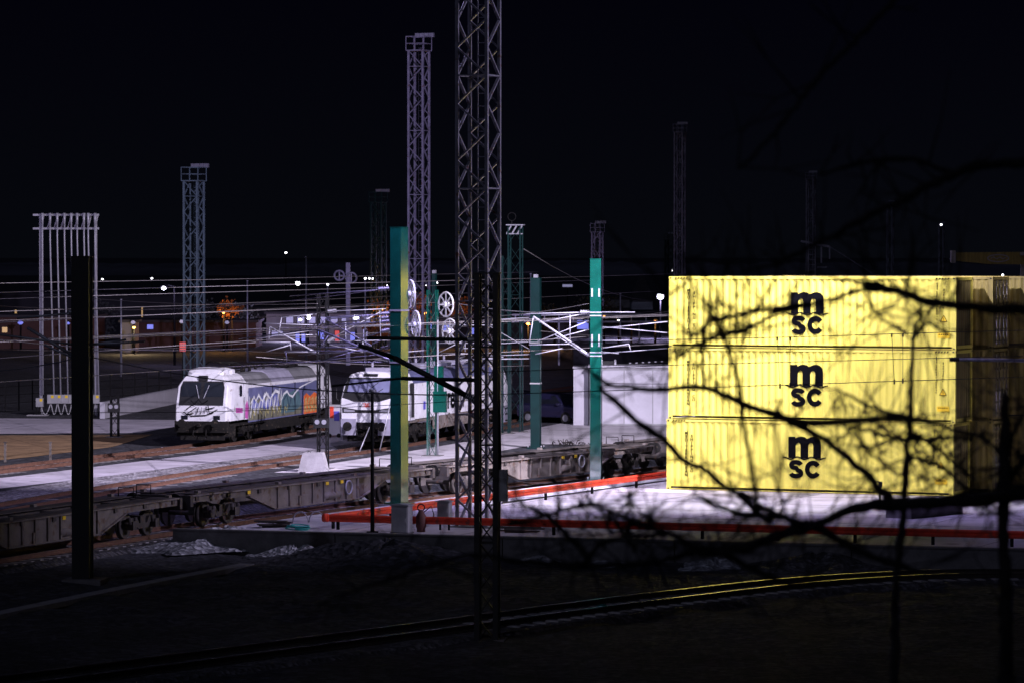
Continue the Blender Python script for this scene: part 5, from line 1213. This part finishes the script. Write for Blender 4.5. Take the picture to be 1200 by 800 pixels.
street_lamp('blue-white lamp right of the left lattice tower, low above the wall', 266, 377, 388, 'e_cool', .24)
street_lamp('cool white pair of lamps above the terminal, under the star-bright lamp', 361, 371, 405, r=.30, light=(450, VIOLET))
street_lamp('cool white cluster lamp at the right half of the terminal', 417, 371, 405, r=.30, light=(450, VIOLET))
street_lamp('cool lamp on the left part of the terminal, left of the cool pair', 352, 374, 407, r=.18, light=(400, VIOLET))
for i, (px, py, lab) in enumerate(((428, 326, 'first'), (433, 326, 'second'), (437, 326.5, 'third'))):
    street_lamp('%s of three tiny white hillside lamps left of the yellow sheened column' % lab, px, py, 640, r=.2)
for px, py, lab in ((335, 296, 'single tiny lamp high in the dark above the star-bright lamp'), (120, 327, 'tiny hillside lamp right of the black column'), (178, 326, 'tiny hillside lamp left of the bright street lamp'), (500, 334, 'tiny hillside lamp between the second tower and the spoked wheels'), (512, 331, 'tiny hillside lamp above the spoked wheels'), (545, 333, 'tiny hillside lamp seen through the central tower'), (788.5, 317, 'tiny lamp on the broad dim mast, above the dazzling floodlight'), (1103, 263, 'tiny pale lamp atop the far tower at the right'), (1175, 322, 'tiny pale lamp close above the rearmost container stack'), (453, 334, 'tiny hillside lamp just left of the yellow sheened column')):
    street_lamp(lab, px, py, 640 if 'hillside' in lab else 900, r=.18 if 'hillside' in lab else .26)
t = thing('lit_sign', 'faint pale lit sign far off, left of the top of the bright teal column', 'sign', base_at(665, 700)); b = MB(); b.box((0, 0, 9.8 - (335 - 294) * 700 / FPX), (1.8, .2, .45)); b.build('sign_panel', M['e_cool'], t)
b = MB(); b.bar((0, .2, 0), (0, .2, 3.2), .2); b.build('post', M['black_steel'], t)
# blue post with lamp frame left of the column
p = base_at(408, 330); h = 9.8 - (308 - 294) * 330 / FPX; t = thing('signal_post', 'dim blue post with round signal discs near its top, left of the yellow sheened column', 'signal', p)
b = MB(); b.box((0, 0, h / 2), (.36, .36, h)); b.build('post', M['signal_blue'] if 'signal_blue' in M else M['skirt_grey'], t)
for x, z in ((-.75, h - 1.1), (.28, h - 1.3)): b = MB(); b.ring((x, -.2, z), (0, 1, .2), .42 if x < 0 else .45, .09); b.box((x, -.15, z), (.1, .08, .7)); b.bar((x, -.1, z), (0, 0, z), .07); b.build('signal_disc', M['galv_white'] if x > 0 else M['skirt_grey'], t)
for px, yt, D, lab in ((359, 302, 320, 'thin tall dark pole right of the star-bright lamp'), (384, 336, 330, 'thin dark pole in the middle of the white brackets'), (428, 330, 300, 'thin dark pole left of the yellow sheened column'), (142, 352, 300, 'thin dark pole right of the black column'), (290, 330, 340, 'thin dark pole left of the white brackets'), (622, 322, 300, 'thin pole beside the dark green column'), (727, 345, 310, 'thin dark pole right of the bright teal column')):
    p = base_at(px, D); h = 9.8 - (yt - 294) * D / FPX; b = MB(); b.tube([(0, 0, 0), (0, 0, h * .5), (0, 0, h)], [.10, .08, .06], 7); b.tube([(0, 0, h), (0, 0, h + .1)], .1, 7); tag(b.build('pole', M['galv'], None, p), lab, 'pole', 'thin poles in the yard')
# distant footbridge-like frame right of the teal column
t = thing('pipe_bridge', 'long level pipe bridge on thin legs behind the bright teal column', 'bridge', base_at(700, 330))
b = MB(); s = 330 / FPX
for py in (369, 377): b.bar(((600 - 700) * s, 0, 9.8 - (py - 294) * s), ((800 - 700) * s, 0, 9.8 - (py - 294) * s), .14)
for i in range(12): b.bar(((604 + i * 17 - 700) * s, 0, 9.8 - (377 - 294) * s), ((604 + i * 17 - 700) * s, 0, 9.8 - (369 - 294) * s), .09)
b.build('girder', M['galv'], t)
for px in (612, 655, 700, 749, 795): b = MB(); b.bar(((px - 700) * s, 0, 0), ((px - 700) * s, 0, 9.8 - (377 - 294) * s), .14); b.build('leg', M['galv'], t)
# crane girder with an oval emblem
D = 420; s = D / FPX; t = thing('crane_girder', 'dim yellow crane girder with a pale oval emblem above the right end of the containers', 'crane', base_at(1117, D))
zt, zb = 9.8 - (296 - 294) * s, 9.8 - (307 - 294) * s
b = MB(); b.prism([(.3, zt), (14, zt + .1), (14, zb - .35), (4, zb - .25), (.3, zb + .1)], .9, (0, 0, 0), X, Z, Y); b.build('girder', M['yellow_dark'], t)
b = MB(); b.box((0, .4, (zt + zb) / 2 + .05), (.45, 1.2, 1.35)); b.box((10, -.5, zt - .15), (5.5, .6, .35)); b.build('end_frame', M['cabinet'], t)
b = MB()
el = [(4.9 + 1.15 * math.cos(a), (zt + zb) / 2 - .12 + .38 * math.sin(a)) for a in [2 * math.pi * i / 28 for i in range(29)]]
b.ribbon(el, .12, .012, (0, 0, 0), X, Z, -Y); b.ribbon([(4.1, (zt + zb) / 2 - .15), (4.4, (zt + zb) / 2 + .02), (4.7, (zt + zb) / 2 - .2), (5.1, (zt + zb) / 2), (5.4, (zt + zb) / 2 - .2), (5.7, (zt + zb) / 2 - .05)], .1, .012, (0, 0, 0), X, Z, -Y); b.build('emblem', M['galv_white'], t)
b = MB()
for x in (7.6, 12.5): b.bar((x, .5, 0), (x, .5, zb - .2), .35)
b.build('leg', M['cabinet'], t)

def leafy(label, px, py, D, rx, rz_, m, seed, n=420, name='autumn_tree'):
    rnd = random.Random(seed); c = W(px, py, D); t = thing(name, label, 'tree', (c.x, c.y, 0), 0, 'trees lit by street lamps' if m == 'leaf' else None)
    b = MB(); b.tube([(0, 0, 0), (.1, 0, c.z * .5), (.05, 0, c.z)], [.16, .12, .05], 7)
    for k in range(7): a = rnd.uniform(0, 6.28); b.tube([(0.05, 0, c.z - rz_ * .7 + k * .2), (math.cos(a) * rx * .5, math.sin(a) * rx * .5, c.z + rnd.uniform(-.2, .5) * rz_), (math.cos(a) * rx * .9, math.sin(a) * rx * .9, c.z + rnd.uniform(0, .8) * rz_)], [.06, .04, .015], 5)
    b.build('trunk', M['bark'], t); b = MB(); cl = [(rnd.gauss(0, .45), rnd.gauss(0, .45), rnd.gauss(0, .45)) for _ in range(14)]
    for i in range(n):
        q = rnd.choice(cl); p = Vector(((q[0] + rnd.gauss(0, .22)) * rx, (q[1] + rnd.gauss(0, .22)) * rx, c.z + (q[2] + rnd.gauss(0, .22)) * rz_))
        u = Vector((rnd.gauss(0, 1), rnd.gauss(0, 1), rnd.gauss(0, 1))).normalized() * .16; v = u.orthogonal() * rnd.uniform(.5, 1)
        b.add([p - u, p + v, p + u, p - v], [(0, 1, 2, 3)])
    b.build('crown', M[m], t); return t
leafy('orange lit leafy tree right of the left lattice tower', 271, 362, 376, 1.15, .85, 'leaf', 1, 260)
leafy('orange lit leafy tree just left of the yellow sheened column', 444, 366, 387, 1.0, 1.2, 'leaf', 2, 260)
leafy('orange lit leafy tree right of the yellow sheened column', 493, 362, 387, 1.3, 1.4, 'leaf', 3, 360)
leafy('orange lit bush under the terminal, left of the yellow sheened column', 443, 388, 379, 1.3, .8, 'leaf', 4, 260)
leafy('dim orange tree seen through the spoked wheels', 533, 361, 389, 1.1, 1.2, 'leaf', 5, 240)
for i, (px, py, lab) in enumerate(((60, 378, 'dark bare-looking tree behind the cable risers'), (232, 375, 'dark tree at the foot of the left lattice tower'), (290, 372, 'dark tree right of the orange lit one'), (650, 372, 'dark tree left of the bright teal column'), (700, 362, 'dark tree behind the bright teal column'), (120, 372, 'dark tree right of the black column'))):
    leafy(lab, px, py, 400 + i * 3, 2.2, 1.6, 'dark_leaf', 20 + i, 500, 'dark_tree')

# ------------------------------------------------------------------ bare trees in front of the camera
def limb(b, pts, D0, D1, twigs=0, rnd=None, pxm=1.0):
    """pts: (x, y, width in photo pixels); the limb lies between distances D0 and D1"""
    q = [(p[0], p[1], p[2]) for p in pts]; n = len(q); P = []
    for i, (x, y, w_) in enumerate(q):
        d = D0 + (D1 - D0) * i / max(1, n - 1); v = W(x, y, d); P.append(Vector((v.x, v.y, v.z, w_ * d / FPX / 2 * pxm)))
    c = crom(P, .06); out = []
    for i, v in enumerate(c):
        j = .010 if 0 < i < len(c) - 1 else 0; out.append(Vector((v[0] + rnd.uniform(-j, j), v[1] + rnd.uniform(-j, j) * 2, v[2] + rnd.uniform(-j, j))))
    b.tube(out, [max(.004, v[3] * rnd.uniform(.66, .88) * (1.18 if rnd.random() < .06 else 1)) for v in c], 7)
    for k in range(int(twigs * 2) + 2):
        i = rnd.randrange(len(out)); o = out[i]; a = rnd.uniform(0, 2 * math.pi); d = Vector((math.cos(a), rnd.uniform(-.8, .8), math.sin(a) + .25)).normalized(); L = rnd.uniform(.15, .75)
        s_ = d.orthogonal().normalized() * rnd.uniform(-.12, .12)
        tw = [o, o + d * L * .5 + s_ * .6, o + d * L + Vector((0, 0, .05))]; b.tube(tw, [.0075, .005, .0025], 5)
        if rnd.random() < .6: e = tw[1]; b.tube([e, e + (d + s_ * 9).normalized() * L * .45], [.007, .003], 5)
def bare_tree(label, trunk, limbs, seed, D):
    rnd = random.Random(seed); x, y, w0 = trunk[-1]; p = W(x, y, D); t = thing('bare_tree', label, 'tree', (p.x, D, height(p.x, D) - .1), 0, None)
    o = Vector(t.location); b = MB(); limb(b, trunk, D, D, 0, rnd); b.tube([W(x, y, D) , Vector((p.x + .05, D, o.z))], [w0 * D / FPX / 2, w0 * D / FPX / 2 * 1.35], 9); b.v = [tuple(Vector(v) - o) for v in b.v]; b.build('trunk', M['bark'], t)
    b = MB()
    for l in limbs: limb(b, l[2], l[0], l[1], l[3], rnd)
    b.v = [tuple(Vector(v) - o) for v in b.v]; b.build('crown', M['bark'], t); return t
bare_tree('bare dark tree with thick trunk at the right edge, lowest bough crossing under the containers',
    [(1178, 455, 8), (1178, 480, 14), (1178, 520, 19), (1176, 560, 22), (1177, 610, 18), (1178, 680, 20), (1180, 790, 22)],
    [(28, 27, [(1215, 577, 24), (1176, 580, 24), (1150, 583, 22), (1100, 587, 21), (1050, 590, 20), (1020, 592, 18), (1000, 596, 16), (985, 602, 14), (960, 612, 15), (940, 619, 20), (915, 626, 17), (890, 636, 16), (860, 643, 20), (840, 646, 20), (815, 645, 13), (790, 652, 10), (770, 658, 9), (720, 661, 10), (680, 662, 13), (640, 660, 11), (600, 656, 9), (582, 651, 8), (540, 652, 7), (490, 666, 7), (420, 690, 5), (370, 708, 3)], 26),
     (27.3, 27.6, [(944, 613, 16), (965, 621, 13), (1000, 640, 12), (1040, 657, 12), (1075, 668, 7)], 8),
     (27.3, 27, [(940, 614, 14), (915, 604, 10), (890, 591, 9), (872, 579, 7), (855, 572, 4)], 4),
     (27.2, 26.8, [(915, 606, 8), (888, 603, 9), (867, 602, 8), (848, 595, 7), (832, 588, 5), (812, 580, 3)], 6),
     (27, 27.3, [(845, 646, 12), (862, 655, 11), (885, 667, 10), (910, 678, 9), (940, 684, 7), (975, 684, 4)], 6),
     (27, 26.5, [(838, 645, 12), (818, 641, 10), (800, 632, 9), (780, 625, 9), (745, 610, 8), (720, 602, 8), (700, 592, 8), (690, 588, 8), (670, 594, 7), (645, 602, 7), (620, 608, 6), (600, 613, 6), (575, 622, 4)], 22),
     (26.6, 26.8, [(715, 600, 7), (712, 614, 7), (716, 626, 5)], 2),
     (26.6, 27, [(690, 656, 12), (682, 643, 10), (668, 630, 10), (652, 614, 10), (640, 603, 10), (622, 595, 8), (606, 587, 5), (592, 581, 3)], 8),
     (26.7, 26.9, [(745, 611, 6), (758, 612, 5), (764, 609, 7), (762, 600, 4), (755, 603, 3)], 3),
     (27.4, 27.8, [(686, 660, 9), (700, 640, 8), (740, 628, 7), (780, 627, 6)], 5),
     (27.5, 28.5, [(720, 612, 5), (735, 625, 6), (741, 640, 6)], 3),
     (28, 28.6, [(1178, 540, 10), (1164, 522, 7), (1150, 512, 7), (1125, 505, 7), (1100, 497, 7), (1066, 491, 9), (1033, 490, 9), (985, 493, 10), (945, 494, 11), (930, 492, 12), (908, 486, 12), (890, 481, 10), (866, 471, 12), (845, 461, 11), (828, 453, 9), (800, 454, 8), (770, 457, 8), (735, 453, 8), (712, 450, 8), (700, 440, 7), (680, 428, 5), (655, 418, 3)], 14),
     (28.4, 28.8, [(702, 452, 9), (725, 474, 10), (752, 498, 11), (775, 513, 10), (800, 537, 9), (821, 548, 9), (852, 571, 8), (880, 590, 9), (889, 602, 9)], 8),
     (28.2, 28, [(1178, 570, 9), (1195, 545, 8), (1210, 520, 6)], 10), (28.2, 28.4, [(1178, 600, 9), (1160, 590, 7), (1148, 604, 4)], 8), (28.2, 27.8, [(1180, 520, 9), (1192, 500, 7), (1206, 470, 5)], 8)], 5, 28)
bare_tree('slimmer bare dark tree crossing the right half of the yellow containers, thin upright trunk',
    [(1080, 352, 4), (1076, 372, 5), (1071, 395, 6), (1070, 420, 7), (1068, 450, 8), (1066, 480, 9), (1064, 510, 9), (1062, 545, 10), (1060, 580, 11), (1057, 615, 11), (1054, 650, 11), (1050, 690, 11), (1048, 800, 12)],
    [(30, 29.6, [(1059, 598, 12), (1048, 588, 13), (1030, 572, 13), (1010, 551, 11), (985, 528, 10), (965, 513, 10), (945, 503, 10), (925, 493, 8), (911, 478, 6), (916, 468, 4)], 12),
     (30, 29.5, [(1062, 560, 5), (1045, 550, 4), (1020, 530, 4), (1003, 512, 3)], 6), (30, 30.5, [(1065, 505, 6), (1090, 520, 6), (1110, 535, 6), (1140, 560, 5)], 9), (30, 30.4, [(1066, 535, 6), (1090, 542, 6), (1115, 555, 6), (1135, 575, 4)], 8),
     (30, 29.6, [(1067, 515, 6), (1045, 511, 6), (1020, 505, 5), (990, 500, 4)], 6), (30, 30.3, [(1066, 512, 6), (1090, 514, 7), (1118, 511, 7), (1140, 516, 5)], 5), (30, 29.5, [(1066, 490, 5), (1030, 480, 6), (1005, 468, 5), (980, 455, 3)], 6),
     (30, 30.3, [(1070, 400, 4), (1082, 380, 4), (1100, 385, 4), (1116, 395, 3)], 5), (30, 29.6, [(1062, 390, 4), (1040, 378, 4), (1024, 364, 4), (1013, 345, 3)], 3)], 8, 30)
bare_tree('bare dark tree reaching in from the right, boughs crossing the topmost yellow container and sky',
    [(1262, 150, 14), (1256, 260, 22), (1250, 380, 28), (1252, 560, 32), (1255, 800, 36)],
    [(26, 25, [(1253, 362, 18), (1200, 363, 16), (1150, 361, 15), (1110, 357, 14), (1075, 350, 13), (1050, 341, 14), (1030, 336, 13), (1005, 331, 8), (985, 328, 7), (970, 324, 5)], 8),
     (25.2, 24.8, [(1062, 350, 8), (1064, 332, 8), (1067, 312, 6), (1070, 280, 4)], 3),
     (25.2, 24.6, [(1040, 339, 10), (1012, 341, 9), (990, 346, 8), (972, 353, 8), (950, 357, 8), (927, 359, 8), (890, 364, 7), (864, 369, 7), (838, 374, 8), (820, 387, 6), (800, 404, 5), (785, 414, 3)], 10),
     (24.9, 24.6, [(940, 358, 7), (922, 362, 7), (882, 382, 7), (852, 391, 7), (815, 403, 7), (800, 417, 7), (786, 421, 5)], 10),
     (24.8, 25.3, [(838, 374, 7), (843, 390, 9), (850, 400, 9), (858, 420, 8), (863, 440, 8), (866, 462, 9), (868, 480, 8), (872, 502, 7), (876, 526, 7), (880, 550, 8), (883, 572, 8), (887, 592, 10), (893, 604, 10), (905, 612, 8)], 8),
     (24.8, 24.5, [(839, 374, 5), (828, 358, 4), (815, 338, 4), (803, 318, 3), (790, 300, 2)], 3), (24.8, 24.6, [(890, 364, 5), (898, 345, 5), (906, 330, 5), (912, 314, 3)], 3), (24.8, 24.6, [(882, 380, 4), (868, 402, 4), (862, 420, 3)], 2),
     (24.7, 24.6, [(822, 385, 5), (824, 410, 5), (824, 430, 5), (826, 450, 6)], 4), (24.6, 24.4, [(803, 330, 3), (784, 345, 4), (765, 352, 3)], 1),
     (26.4, 25, [(1256, 196, 18), (1200, 191, 16), (1160, 193, 15), (1120, 203, 14), (1080, 222, 13), (1040, 243, 12), (1000, 262, 10), (960, 285, 9), (930, 300, 7), (900, 312, 6), (870, 318, 4)], 10),
     (26.3, 24, [(1254, 160, 9), (1180, 110, 8), (1120, 60, 8), (1055, -8, 8), (1010, 40, 8), (960, 90, 8), (920, 140, 7), (885, 180, 6), (865, 198, 4)][3:], 4),
     (26, 25.6, [(1120, 203, 7), (1060, 185, 8), (1010, 192, 7), (960, 205, 4)], 4), (25.2, 24.9, [(1100, 356, 6), (1078, 368, 4), (1050, 360, 3)], 2), (25.4, 25.2, [(1015, 338, 5), (1020, 360, 4), (1045, 384, 4), (1062, 389, 3)], 2)], 12, 26)
